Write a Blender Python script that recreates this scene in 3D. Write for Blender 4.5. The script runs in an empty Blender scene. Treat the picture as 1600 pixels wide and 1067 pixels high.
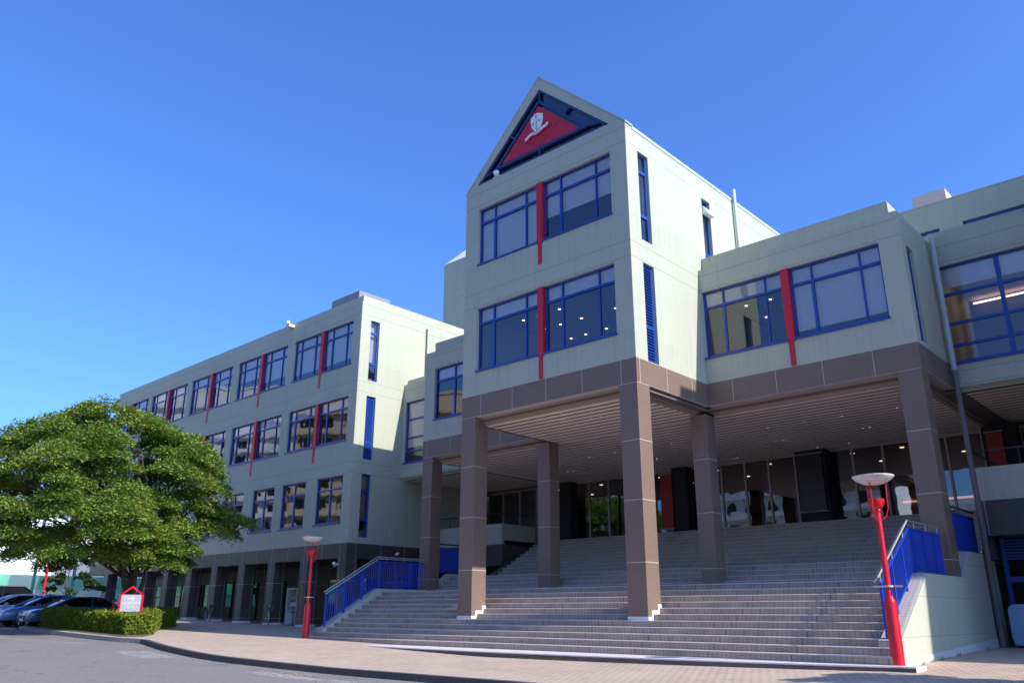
import bpy, bmesh, math, random
import numpy as np
from mathutils import Vector, Matrix
random.seed(7)
D = bpy.data
C = bpy.context.scene.collection
scene = bpy.context.scene
rad = math.radians

# ------------------------------------------------------------------ camera
cam_data = D.cameras.new('camera'); cam = D.objects.new('camera', cam_data); C.objects.link(cam)
yaw, pit, rol = rad(42.7967), rad(18.5466), rad(0.163)
fw = Vector((-math.sin(yaw)*math.cos(pit), math.cos(yaw)*math.cos(pit), math.sin(pit)))
rt = Vector((math.cos(yaw), math.sin(yaw), 0)); up = rt.cross(fw)
rt2 = rt*math.cos(rol)+up*math.sin(rol); up2 = -rt*math.sin(rol)+up*math.cos(rol)
m = Matrix((rt2, up2, -fw)).transposed().to_4x4()
m.translation = Vector((17.901, -20.857, 1.6))
cam.matrix_world = m
cam_data.sensor_width = 36; cam_data.lens = 1266.0/1600*36
cam_data.clip_start = 0.1; cam_data.clip_end = 2000
scene.camera = cam

# ------------------------------------------------------------------ light
SUN = Vector((1.0, 0.12, 0.735)).normalized()
w = D.worlds.new('World'); scene.world = w; w.use_nodes = True
nt = w.node_tree; bg = nt.nodes['Background']
sky = nt.nodes.new('ShaderNodeTexSky'); sky.sky_type = 'NISHITA'; sky.sun_disc = False
sky.sun_elevation = math.asin(SUN.z); sky.sun_rotation = math.atan2(SUN.x, SUN.y)
sky.air_density = 1.0; sky.dust_density = 2.0; sky.ozone_density = 3.0; sky.altitude = 50
tint = nt.nodes.new('ShaderNodeMix'); tint.data_type = 'RGBA'; tint.blend_type = 'MULTIPLY'; tint.inputs[0].default_value = 1.0
tint.inputs[7].default_value = (0.80, 1.30, 2.25, 1)
nt.links.new(sky.outputs[0], tint.inputs[6]); nt.links.new(tint.outputs[2], bg.inputs[0]); bg.inputs[1].default_value = 0.10
sl = D.lights.new('sun', 'SUN'); sl.energy = 4.7; sl.angle = rad(0.53); sl.color = (1.0, 0.955, 0.88)
so = D.objects.new('sun', sl); C.objects.link(so); so.location = (60, 0, 60)
so.rotation_euler = SUN.to_track_quat('Z', 'Y').to_euler()
vs = scene.view_settings; vs.view_transform = 'Standard'; vs.look = 'None'; vs.exposure = 0.48; vs.gamma = 1.0
vs.use_curve_mapping = False
scene.render.engine = 'CYCLES'
scene.cycles.transparent_max_bounces = 12

# ------------------------------------------------------------------ materials
MAT = {}
def new_mat(name):
    m = D.materials.new(name); m.use_nodes = True; MAT[name] = m
    return m, m.node_tree, m.node_tree.nodes['Principled BSDF']
def node(nt, typ, **kw):
    n = nt.nodes.new(typ)
    for k, v in kw.items(): setattr(n, k, v)
    return n
def math_n(nt, op, a, b=None, c=None):
    n = nt.nodes.new('ShaderNodeMath'); n.operation = op
    for i, v in enumerate((a, b, c)):
        if v is None: continue
        if isinstance(v, (int, float)): n.inputs[i].default_value = v
        else: nt.links.new(v, n.inputs[i])
    return n.outputs[0]
def mixc(nt, fac, a, b, mode='MIX'):
    n = nt.nodes.new('ShaderNodeMix'); n.data_type = 'RGBA'; n.blend_type = mode
    for i, v in ((0, fac), (6, a), (7, b)):
        if isinstance(v, (int, float)): n.inputs[i].default_value = v
        elif isinstance(v, tuple): n.inputs[i].default_value = v if len(v) == 4 else v+(1,)
        else: nt.links.new(v, n.inputs[i])
    return n.outputs[2]
def noise(nt, scale, detail=4, vec=None, rough=0.55):
    n = nt.nodes.new('ShaderNodeTexNoise'); n.inputs['Scale'].default_value = scale
    n.inputs['Detail'].default_value = detail; n.inputs['Roughness'].default_value = rough
    if vec is not None: nt.links.new(vec, n.inputs['Vector'])
    return n.outputs['Fac']
def mapping(nt, vec, scale=(1, 1, 1), rot=(0, 0, 0), loc=(0, 0, 0)):
    n = nt.nodes.new('ShaderNodeMapping'); n.inputs['Scale'].default_value = scale
    n.inputs['Rotation'].default_value = rot; n.inputs['Location'].default_value = loc
    nt.links.new(vec, n.inputs['Vector']); return n.outputs[0]
def ramp(nt, fac, p0, p1, c0=(0, 0, 0, 1), c1=(1, 1, 1, 1)):
    n = nt.nodes.new('ShaderNodeValToRGB'); e = n.color_ramp.elements
    e[0].position = p0; e[1].position = p1; e[0].color = c0; e[1].color = c1
    nt.links.new(fac, n.inputs[0]); return n.outputs[0]
def bump(nt, bsdf, h, strength=0.2, dist=0.01):
    b = nt.nodes.new('ShaderNodeBump'); b.inputs['Strength'].default_value = strength
    b.inputs['Distance'].default_value = dist
    nt.links.new(h, b.inputs['Height']); nt.links.new(b.outputs[0], bsdf.inputs['Normal'])
def geo(nt): return nt.nodes.new('ShaderNodeNewGeometry')
def sep(nt, v):
    s = nt.nodes.new('ShaderNodeSeparateXYZ'); nt.links.new(v, s.inputs[0]); return s.outputs
def line(nt, coord, origin, period, width):
    """1 inside a thin line repeated every period"""
    t = math_n(nt, 'DIVIDE', math_n(nt, 'SUBTRACT', coord, origin), period)
    f = math_n(nt, 'FRACT', t)
    f = math_n(nt, 'ABSOLUTE', math_n(nt, 'SUBTRACT', f, 0.5))
    return math_n(nt, 'GREATER_THAN', f, 0.5-width/2/period)
def along(nt, g):
    """horizontal coordinate along a wall: x on walls facing y, y on walls facing x"""
    p = sep(nt, g.outputs['Position']); n = sep(nt, g.outputs['True Normal'])
    fx = math_n(nt, 'GREATER_THAN', math_n(nt, 'ABSOLUTE', n[0]), 0.7)
    a = math_n(nt, 'MULTIPLY', p[1], fx)
    b = math_n(nt, 'MULTIPLY', p[0], math_n(nt, 'SUBTRACT', 1.0, fx))
    return math_n(nt, 'ADD', a, b), p, n

def simple(name, col, rough=0.5, metal=0.0, var=0.06, vs_=3.0, spec=0.5, bmp=0.0, bs=60):
    m, nt, b = new_mat(name)
    g = geo(nt)
    n = noise(nt, vs_, 5, g.outputs['Position'])
    c = mixc(nt, n, tuple(x*(1-var*1.6) for x in col), tuple(min(1, x*(1+var*1.6)) for x in col))
    nt.links.new(c, b.inputs['Base Color'])
    b.inputs['Roughness'].default_value = rough; b.inputs['Metallic'].default_value = metal
    b.inputs['Specular IOR Level'].default_value = spec
    if bmp: bump(nt, b, noise(nt, bs, 4, g.outputs['Position']), bmp)
    return m

def wall_mat(name, col, zo, joint_dark=0.55):
    m, nt, b = new_mat(name)
    g = geo(nt); a, p, n = along(nt, g)
    h1 = line(nt, p[2], zo, 4.41, 0.022)
    h2 = line(nt, p[2], zo+3.83, 4.41, 0.022)
    v1 = line(nt, a, 0.0, 1.6, 0.018)
    h = math_n(nt, 'MAXIMUM', h1, h2)
    # fine tiles
    comb = nt.nodes.new('ShaderNodeCombineXYZ'); nt.links.new(a, comb.inputs[0]); nt.links.new(p[2], comb.inputs[1])
    br = nt.nodes.new('ShaderNodeTexBrick'); nt.links.new(comb.outputs[0], br.inputs['Vector'])
    br.offset = 0.0; br.inputs['Scale'].default_value = 1.0
    br.inputs['Brick Width'].default_value = 0.2; br.inputs['Row Height'].default_value = 0.1
    br.inputs['Mortar Size'].default_value = 0.006; br.inputs['Mortar Smooth'].default_value = 0.3
    br.inputs['Color1'].default_value = tuple(x*0.975 for x in col)+(1,)
    br.inputs['Color2'].default_value = tuple(x*1.02 for x in col)+(1,)
    br.inputs['Mortar'].default_value = tuple(x*0.95 for x in col)+(1,)
    big = noise(nt, 0.35, 5, g.outputs['Position'])
    c = mixc(nt, math_n(nt, 'MULTIPLY', big, 0.14), br.outputs['Color'], tuple(x*0.55 for x in col))
    # weather streaks running down
    st = noise(nt, 1.0, 5, mapping(nt, g.outputs['Position'], (2.6, 2.6, 0.16)), 0.65)
    st = ramp(nt, st, 0.52, 0.72)
    c = mixc(nt, math_n(nt, 'MULTIPLY', st, 0.12), c, (0.16, 0.16, 0.14))
    dz = math_n(nt, 'MULTIPLY', math_n(nt, 'FRACT', math_n(nt, 'DIVIDE', math_n(nt, 'SUBTRACT', 10.30, p[2]), 4.41)), 4.41)
    mk_ = math_n(nt, 'MAXIMUM', math_n(nt, 'SUBTRACT', 1.0, math_n(nt, 'DIVIDE', dz, 1.5)), 0.0)
    s2 = ramp(nt, noise(nt, 1.0, 4, mapping(nt, g.outputs['Position'], (9, 9, 0.12)), 0.7), 0.50, 0.68)
    c = mixc(nt, math_n(nt, 'MULTIPLY', math_n(nt, 'MULTIPLY', mk_, s2), 0.24), c, (0.15, 0.145, 0.12))
    wn = nt.nodes.new('ShaderNodeTexWhiteNoise'); wn.noise_dimensions = '2D'; cb2 = nt.nodes.new('ShaderNodeCombineXYZ')
    nt.links.new(math_n(nt, 'FLOOR', math_n(nt, 'DIVIDE', math_n(nt, 'SUBTRACT', a, 0.8), 1.6)), cb2.inputs[0])
    nt.links.new(math_n(nt, 'FLOOR', math_n(nt, 'DIVIDE', math_n(nt, 'SUBTRACT', p[2], zo+2.2), 4.41)), cb2.inputs[1])
    nt.links.new(cb2.outputs[0], wn.inputs['Vector'])
    c = mixc(nt, math_n(nt, 'MULTIPLY', wn.outputs['Value'], 0.09), c, (0.22, 0.22, 0.19))
    c = mixc(nt, math_n(nt, 'MULTIPLY', v1, 0.22), c, (0.12, 0.13, 0.12))
    c = mixc(nt, math_n(nt, 'MULTIPLY', h, joint_dark), c, (0.10, 0.11, 0.10))
    nt.links.new(c, b.inputs['Base Color']); b.inputs['Roughness'].default_value = 0.62
    b.inputs['Specular IOR Level'].default_value = 0.35
    bump(nt, b, noise(nt, 1.2, 4, g.outputs['Position']), 0.06, 0.05)
    return m
WALLC = (0.455, 0.462, 0.35)
wall_mat('wall', WALLC, 13.55)

def brown_mat(name, col, zo, zp, ap, ao):
    m, nt, b = new_mat(name)
    g = geo(nt); a, p, n = along(nt, g)
    h = line(nt, p[2], zo, zp, 0.02)
    v = line(nt, a, ao, ap, 0.02) if ap else None
    comb = nt.nodes.new('ShaderNodeCombineXYZ'); nt.links.new(a, comb.inputs[0]); nt.links.new(p[2], comb.inputs[1])
    br = nt.nodes.new('ShaderNodeTexBrick'); nt.links.new(comb.outputs[0], br.inputs['Vector'])
    br.offset = 0.0; br.inputs['Scale'].default_value = 1.0
    br.inputs['Brick Width'].default_value = 0.2; br.inputs['Row Height'].default_value = 0.1
    br.inputs['Mortar Size'].default_value = 0.005
    br.inputs['Color1'].default_value = tuple(x*0.96 for x in col)+(1,)
    br.inputs['Color2'].default_value = tuple(x*1.04 for x in col)+(1,)
    br.inputs['Mortar'].default_value = tuple(x*0.8 for x in col)+(1,)
    c = mixc(nt, math_n(nt, 'MULTIPLY', noise(nt, 0.9, 5, g.outputs['Position']), 0.3), br.outputs['Color'], tuple(x*0.6 for x in col))
    l = math_n(nt, 'MAXIMUM', h, v) if v is not None else h
    c = mixc(nt, math_n(nt, 'MULTIPLY', l, 0.65), c, (0.62, 0.58, 0.53))
    nt.links.new(c, b.inputs['Base Color']); b.inputs['Roughness'].default_value = 0.5
    return m
BR = (0.20, 0.132, 0.096)
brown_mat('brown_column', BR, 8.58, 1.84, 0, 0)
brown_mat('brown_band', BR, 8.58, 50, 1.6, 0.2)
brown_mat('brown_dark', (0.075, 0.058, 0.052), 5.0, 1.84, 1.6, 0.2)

simple('blue', (0.012, 0.055, 0.28), 0.35, var=0.05)
simple('blue_rail', (0.010, 0.055, 0.42), 0.38, var=0.08)
simple('red', (0.50, 0.004, 0.012), 0.33, var=0.05)
simple('red_lamp', (0.60, 0.008, 0.022), 0.3, var=0.06)
simple('red_dark', (0.30, 0.006, 0.012), 0.5, var=0.05)
simple('white_paint', (0.75, 0.75, 0.73), 0.5)
simple('skirting', (0.62, 0.61, 0.60), 0.6, var=0.08, vs_=8)
simple('bowl', (0.66, 0.62, 0.56), 0.45, var=0.25, vs_=9)
simple('steel', (0.62, 0.62, 0.62), 0.28, metal=0.9)
simple('rail_steel', (0.42, 0.41, 0.39), 0.45, metal=0.5)
simple('black', (0.012, 0.012, 0.014), 0.35)
simple('black_matte', (0.02, 0.019, 0.019), 0.8)
simple('dark_metal', (0.05, 0.05, 0.055), 0.4, metal=0.5)
simple('pipe', (0.42, 0.47, 0.44), 0.5)
simple('pipe_brown', (0.16, 0.125, 0.12), 0.5)
simple('mullion', (0.34, 0.30, 0.28), 0.45, metal=0.3)
simple('soffit', (0.84, 0.69, 0.55), 0.6, var=0.05)
simple('soffit_trim', (0.36, 0.26, 0.20), 0.55)
simple('soffit_gap', (0.13, 0.105, 0.085), 0.8)
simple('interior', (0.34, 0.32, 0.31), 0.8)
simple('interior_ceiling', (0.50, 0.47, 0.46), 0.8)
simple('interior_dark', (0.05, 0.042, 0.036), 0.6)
simple('lobby_floor', (0.16, 0.12, 0.10), 0.25)
simple('lobby_wood', (0.22, 0.10, 0.04), 0.5)
simple('navy', (0.012, 0.035, 0.13), 0.4); simple('gable_blue', (0.02, 0.045, 0.10), 0.6); simple('roof_grey', (0.20, 0.21, 0.23), 0.7)
simple('roof_pink', (0.55, 0.42, 0.38), 0.7)
simple('concrete', (0.30, 0.28, 0.26), 0.85, var=0.15, vs_=6, bmp=0.2)
simple('kerb', (0.085, 0.07, 0.07), 0.85, var=0.25, vs_=9, bmp=0.3)
simple('tyre', (0.015, 0.015, 0.016), 0.75)
simple('rim', (0.45, 0.46, 0.48), 0.3, metal=0.8)
simple('cabinet', (0.26, 0.42, 0.56), 0.5)
simple('cabinet_dark', (0.10, 0.16, 0.22), 0.5)
simple('hedge_core', (0.03, 0.045, 0.01), 0.9); simple('cone', (0.62, 0.10, 0.03), 0.6)
simple('sign_grey', (0.42, 0.41, 0.42), 0.5)
simple('bg_white', (0.78, 0.77, 0.74), 0.7, var=0.08, vs_=.3)
simple('bg_beige', (0.60, 0.47, 0.33), 0.75, var=0.08, vs_=.3)
simple('bg_tan', (0.46, 0.36, 0.26), 0.8)
simple('beige_leaf', (0.5, 0.28, 0.10), 0.7)
simple('leaflet_green', (0.25, 0.42, 0.30), 0.6)
simple('leaflet_white', (0.75, 0.74, 0.72), 0.6)

def bark():
    m, nt, b = new_mat('bark'); g = geo(nt)
    n = noise(nt, 6, 6, mapping(nt, g.outputs['Position'], (1, 1, .25)))
    nt.links.new(mixc(nt, n, (0.035, 0.025, 0.02), (0.13, 0.10, 0.08)), b.inputs['Base Color'])
    b.inputs['Roughness'].default_value = 0.9; bump(nt, b, n, 0.6, 0.03)
bark()
def leafmat(name, c0, c1, c2, trans=0.35):
    m = D.materials.new(name); m.use_nodes = True; MAT[name] = m; nt = m.node_tree
    b = nt.nodes['Principled BSDF']; g = geo(nt)
    r = g.outputs['Random Per Island']
    c = mixc(nt, r, c0, c1)
    n = ramp(nt, noise(nt, 0.55, 3, g.outputs['Position']), 0.45, 0.65)
    c = mixc(nt, math_n(nt, 'MULTIPLY', n, 0.6), c, c2)
    nt.links.new(c, b.inputs['Base Color']); b.inputs['Roughness'].default_value = 0.6
    b.inputs['Specular IOR Level'].default_value = 0.25
    t = nt.nodes.new('ShaderNodeBsdfTranslucent'); nt.links.new(c, t.inputs['Color'])
    mx = nt.nodes.new('ShaderNodeMixShader'); mx.inputs[0].default_value = trans
    nt.links.new(b.outputs[0], mx.inputs[1]); nt.links.new(t.outputs[0], mx.inputs[2])
    nt.links.new(mx.outputs[0], nt.nodes['Material Output'].inputs[0])
leafmat('leaf', (0.065, 0.13, 0.018), (0.23, 0.34, 0.05), (0.29, 0.31, 0.06), 0.35)
leafmat('leaf_hedge', (0.11, 0.17, 0.015), (0.24, 0.28, 0.03), (0.22, 0.24, 0.03))
leafmat('leaf_dark', (0.03, 0.07, 0.015), (0.07, 0.12, 0.03), (0.05, 0.09, 0.02))

def glass(name, tint, base=0.10, gl=1.0):
    m = D.materials.new(name); m.use_nodes = True; MAT[name] = m; nt = m.node_tree
    nt.nodes.remove(nt.nodes['Principled BSDF'])
    tr = nt.nodes.new('ShaderNodeBsdfTransparent'); tr.inputs[0].default_value = tint+(1,)
    go = nt.nodes.new('ShaderNodeBsdfGlossy'); go.inputs[0].default_value = (0.9, 0.95, 1, 1); go.inputs['Roughness'].default_value = 0.015
    g = geo(nt)
    bn = nt.nodes.new('ShaderNodeBump'); bn.inputs['Strength'].default_value = 0.02; bn.inputs['Distance'].default_value = 0.25
    nt.links.new(noise(nt, 0.7, 2, g.outputs['Position']), bn.inputs['Height']); nt.links.new(bn.outputs[0], go.inputs['Normal'])
    fr = nt.nodes.new('ShaderNodeFresnel'); fr.inputs[0].default_value = 1.5
    f = math_n(nt, 'ADD', math_n(nt, 'MULTIPLY', fr.outputs[0], gl), base)
    f = math_n(nt, 'MINIMUM', f, 1.0)
    mx = nt.nodes.new('ShaderNodeMixShader'); nt.links.new(f, mx.inputs[0])
    nt.links.new(tr.outputs[0], mx.inputs[1]); nt.links.new(go.outputs[0], mx.inputs[2])
    nt.links.new(mx.outputs[0], nt.nodes['Material Output'].inputs[0])
glass('glass', (0.92, 0.92, 0.92), 0.07); glass('glass_dim', (0.25, 0.26, 0.24), 0.03)
glass('glass_dark', (0.6, 0.62, 0.62), 0.08)
glass('glass_lobby', (0.42, 0.40, 0.38), 0.12)
glass('net', (0.75, 0.95, 0.85), 0.0, 0.0)

def netmat():
    m = D.materials.new('green_net'); m.use_nodes = True; MAT['green_net'] = m; nt = m.node_tree
    b = nt.nodes['Principled BSDF']; b.inputs['Base Color'].default_value = (0.03, 0.42, 0.27, 1)
    tr = nt.nodes.new('ShaderNodeBsdfTransparent')
    mx = nt.nodes.new('ShaderNodeMixShader'); mx.inputs[0].default_value = 0.65
    nt.links.new(tr.outputs[0], mx.inputs[1]); nt.links.new(b.outputs[0], mx.inputs[2])
    nt.links.new(mx.outputs[0], nt.nodes['Material Output'].inputs[0])
netmat()
def emit(name, col, s):
    m = D.materials.new(name); m.use_nodes = True; MAT[name] = m; nt = m.node_tree
    nt.nodes.remove(nt.nodes['Principled BSDF'])
    e = nt.nodes.new('ShaderNodeEmission'); e.inputs[0].default_value = col+(1,); e.inputs[1].default_value = s
    nt.links.new(e.outputs[0], nt.nodes['Material Output'].inputs[0])
emit('lit', (1.0, 0.78, 0.56), 2.6)
emit('lit_strip', (1.0, 0.62, 0.42), 2.6)
emit('lit_soft', (1.0, 0.45, 0.22), 0.9)
emit('lit_white', (1, 0.95, 0.9), 0.55)

def blindmat():
    m, nt, b = new_mat('blind'); g = geo(nt); a, p, n = along(nt, g)
    t = math_n(nt, 'FRACT', math_n(nt, 'DIVIDE', p[2], 0.07))
    c = mixc(nt, t, (0.60, 0.58, 0.54), (0.88, 0.85, 0.80))
    nt.links.new(c, b.inputs['Base Color']); b.inputs['Roughness'].default_value = 0.7
blindmat()
simple('curtain', (0.36, 0.34, 0.33), 0.8, var=0.2, vs_=6)

def asphalt():
    m, nt, b = new_mat('asphalt'); g = geo(nt); P = g.outputs['Position']
    fine = noise(nt, 55, 4, P); mid = noise(nt, 7, 5, P); big = noise(nt, 0.35, 4, P)
    c = mixc(nt, ramp(nt, fine, 0.38, 0.66), (0.08, 0.067, 0.062), (0.37, 0.315, 0.285))
    c = mixc(nt, math_n(nt, 'MULTIPLY', mid, 0.35), c, (0.14, 0.122, 0.12))
    c = mixc(nt, math_n(nt, 'MULTIPLY', ramp(nt, big, 0.4, 0.65), 0.28), c, (0.23, 0.20, 0.19))
    # cracks
    v = nt.nodes.new('ShaderNodeTexVoronoi'); v.feature = 'DISTANCE_TO_EDGE'; v.inputs['Scale'].default_value = 0.3
    wv = nt.nodes.new('ShaderNodeVectorMath'); wv.operation = 'ADD'
    nz_ = nt.nodes.new('ShaderNodeTexNoise'); nz_.inputs['Scale'].default_value = 1.3; nz_.inputs['Detail'].default_value = 5
    nt.links.new(P, nz_.inputs['Vector']); nt.links.new(P, wv.inputs[0]); nt.links.new(nz_.outputs['Color'], wv.inputs[1])
    nt.links.new(wv.outputs[0], v.inputs['Vector'])
    ck = math_n(nt, 'MULTIPLY', math_n(nt, 'LESS_THAN', v.outputs['Distance'], 0.0035), ramp(nt, noise(nt, 0.25, 2, P), 0.48, 0.56))
    c = mixc(nt, math_n(nt, 'MULTIPLY', ck, 0.7), c, (0.03, 0.028, 0.028))
    oil = ramp(nt, noise(nt, 0.9, 3, P), 0.63, 0.72)
    c = mixc(nt, math_n(nt, 'MULTIPLY', oil, 0.4), c, (0.05, 0.045, 0.043))
    nt.links.new(c, b.inputs['Base Color']); b.inputs['Roughness'].default_value = 0.85
    bump(nt, b, fine, 0.5, 0.01)
asphalt()
def paver():
    m, nt, b = new_mat('paver'); g = geo(nt); P = g.outputs['Position']
    br = nt.nodes.new('ShaderNodeTexBrick'); nt.links.new(mapping(nt, P, rot=(0, 0, 0.0)), br.inputs['Vector'])
    br.offset = 0.5; br.inputs['Scale'].default_value = 1
    br.inputs['Brick Width'].default_value = 0.2; br.inputs['Row Height'].default_value = 0.2
    br.inputs['Mortar Size'].default_value = 0.014; br.inputs['Mortar Smooth'].default_value = 0.3; br.inputs['Bias'].default_value = 0.0
    br.inputs['Color1'].default_value = (0.47, 0.34, 0.25, 1); br.inputs['Color2'].default_value = (0.56, 0.42, 0.32, 1)
    br.inputs['Mortar'].default_value = (0.22, 0.15, 0.11, 1)
    n = noise(nt, 0.8, 6, P); n2 = noise(nt, 14, 4, P)
    c = mixc(nt, math_n(nt, 'MULTIPLY', ramp(nt, n, 0.42, 0.68), 0.45), br.outputs['Color'], (0.60, 0.46, 0.35))
    c = mixc(nt, math_n(nt, 'MULTIPLY', n2, 0.35), c, (0.30, 0.22, 0.17))
    nt.links.new(c, b.inputs['Base Color']); b.inputs['Roughness'].default_value = 0.85
    bump(nt, b, br.outputs['Fac'], -0.3, 0.006)
paver()
def steptile(name, c1, c2, mo):
    m, nt, b = new_mat(name); g = geo(nt); a, p, n = along(nt, g)
    up_ = math_n(nt, 'GREATER_THAN', n[2], 0.7)
    # vertical faces: (a, z); treads: (x, y)
    zz = math_n(nt, 'ADD', math_n(nt, 'MULTIPLY', p[2], math_n(nt, 'SUBTRACT', 1.0, up_)), math_n(nt, 'MULTIPLY', p[1], up_))
    l1 = line(nt, a, 0.03, 0.13, 0.011)
    l2 = line(nt, a, 0.03, 1.3*1.7, 0.03)
    nz = nt.nodes.new('ShaderNodeTexWhiteNoise'); nz.noise_dimensions = '2D'
    comb = nt.nodes.new('ShaderNodeCombineXYZ')
    nt.links.new(math_n(nt, 'FLOOR', math_n(nt, 'DIVIDE', math_n(nt, 'SUBTRACT', a, 0.095), 0.13)), comb.inputs[0])
    nt.links.new(math_n(nt, 'FLOOR', math_n(nt, 'DIVIDE', math_n(nt, 'ADD', zz, 0.005), 0.175)), comb.inputs[1])
    nt.links.new(comb.outputs[0], nz.inputs['Vector'])
    c = mixc(nt, nz.outputs['Value'], c1, c2)
    c = mixc(nt, math_n(nt, 'MULTIPLY', ramp(nt, noise(nt, 1.1, 6, g.outputs['Position'], 0.7), 0.4, 0.7), 0.5), c, tuple(x*0.6 for x in c1))
    c = mixc(nt, math_n(nt, 'MULTIPLY', math_n(nt, 'MAXIMUM', l1, l2), 0.8), c, mo)
    nt.links.new(c, b.inputs['Base Color']); b.inputs['Roughness'].default_value = 0.6
    return m
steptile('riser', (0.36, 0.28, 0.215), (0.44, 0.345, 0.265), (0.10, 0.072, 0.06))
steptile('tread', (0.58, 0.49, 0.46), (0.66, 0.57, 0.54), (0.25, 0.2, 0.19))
simple('nosing', (0.50, 0.42, 0.39), 0.5, var=0.1, vs_=5); simple('slab_edge', (0.66, 0.58, 0.56), 0.6, var=0.1, vs_=5)
simple('slab_side', (0.12, 0.10, 0.10), 0.8, var=0.3, vs_=5)
def curbtile():
    m, nt, b = new_mat('curb_tile'); g = geo(nt); P = g.outputs['Position']; p = sep(nt, P)
    l = math_n(nt, 'MAXIMUM', line(nt, p[2], 0, 0.065, 0.006), line(nt, p[0], 0.02, 0.13, 0.01))
    c = mixc(nt, noise(nt, 5, 4, P), (0.40, 0.34, 0.32), (0.52, 0.45, 0.42))
    c = mixc(nt, math_n(nt, 'MULTIPLY', l, 0.8), c, (0.22, 0.17, 0.16))
    nt.links.new(c, b.inputs['Base Color']); b.inputs['Roughness'].default_value = 0.6
curbtile()
def marking():
    m = D.materials.new('marking'); m.use_nodes = True; MAT['marking'] = m; nt = m.node_tree
    b = nt.nodes['Principled BSDF']; g = geo(nt)
    n = noise(nt, 9, 6, g.outputs['Position'], 0.75); n2 = noise(nt, 45, 3, g.outputs['Position'])
    b.inputs['Base Color'].default_value = (0.62, 0.57, 0.55, 1); b.inputs['Roughness'].default_value = 0.8
    f = math_n(nt, 'GREATER_THAN', math_n(nt, 'ADD', math_n(nt, 'MULTIPLY', n, .8), math_n(nt, 'MULTIPLY', n2, .2)), 0.5)
    tr = nt.nodes.new('ShaderNodeBsdfTransparent')
    mx = nt.nodes.new('ShaderNodeMixShader'); nt.links.new(math_n(nt, 'MULTIPLY', f, 0.5), mx.inputs[0])
    nt.links.new(tr.outputs[0], mx.inputs[1]); nt.links.new(b.outputs[0], mx.inputs[2])
    nt.links.new(mx.outputs[0], nt.nodes['Material Output'].inputs[0])
marking()
def paint(name, col, metal=0.3):
    m = simple(name, col, 0.3, metal=metal, var=0.02)
    b = m.node_tree.nodes['Principled BSDF']; b.inputs['Coat Weight'].default_value = 1.0; b.inputs['Coat Roughness'].default_value = 0.03
paint('car_black', (0.012, 0.011, 0.016)); paint('car_silver', (0.60, 0.67, 0.76), 0.2); paint('car_blue', (0.13, 0.24, 0.50), 0.2); paint('car_navy', (0.07, 0.12, 0.26))
m = simple('car_glass', (0.01, 0.012, 0.015), 0.04, var=0)
simple('headlamp', (0.7, 0.72, 0.75), 0.12, var=0)
m, nt_, b_ = new_mat('soil'); g_ = geo(nt_)
nt_.links.new(mixc(nt_, noise(nt_, 3, 6, g_.outputs['Position']), (0.07, 0.05, 0.035), (0.15, 0.11, 0.08)), b_.inputs['Base Color']); b_.inputs['Roughness'].default_value = .95

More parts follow.
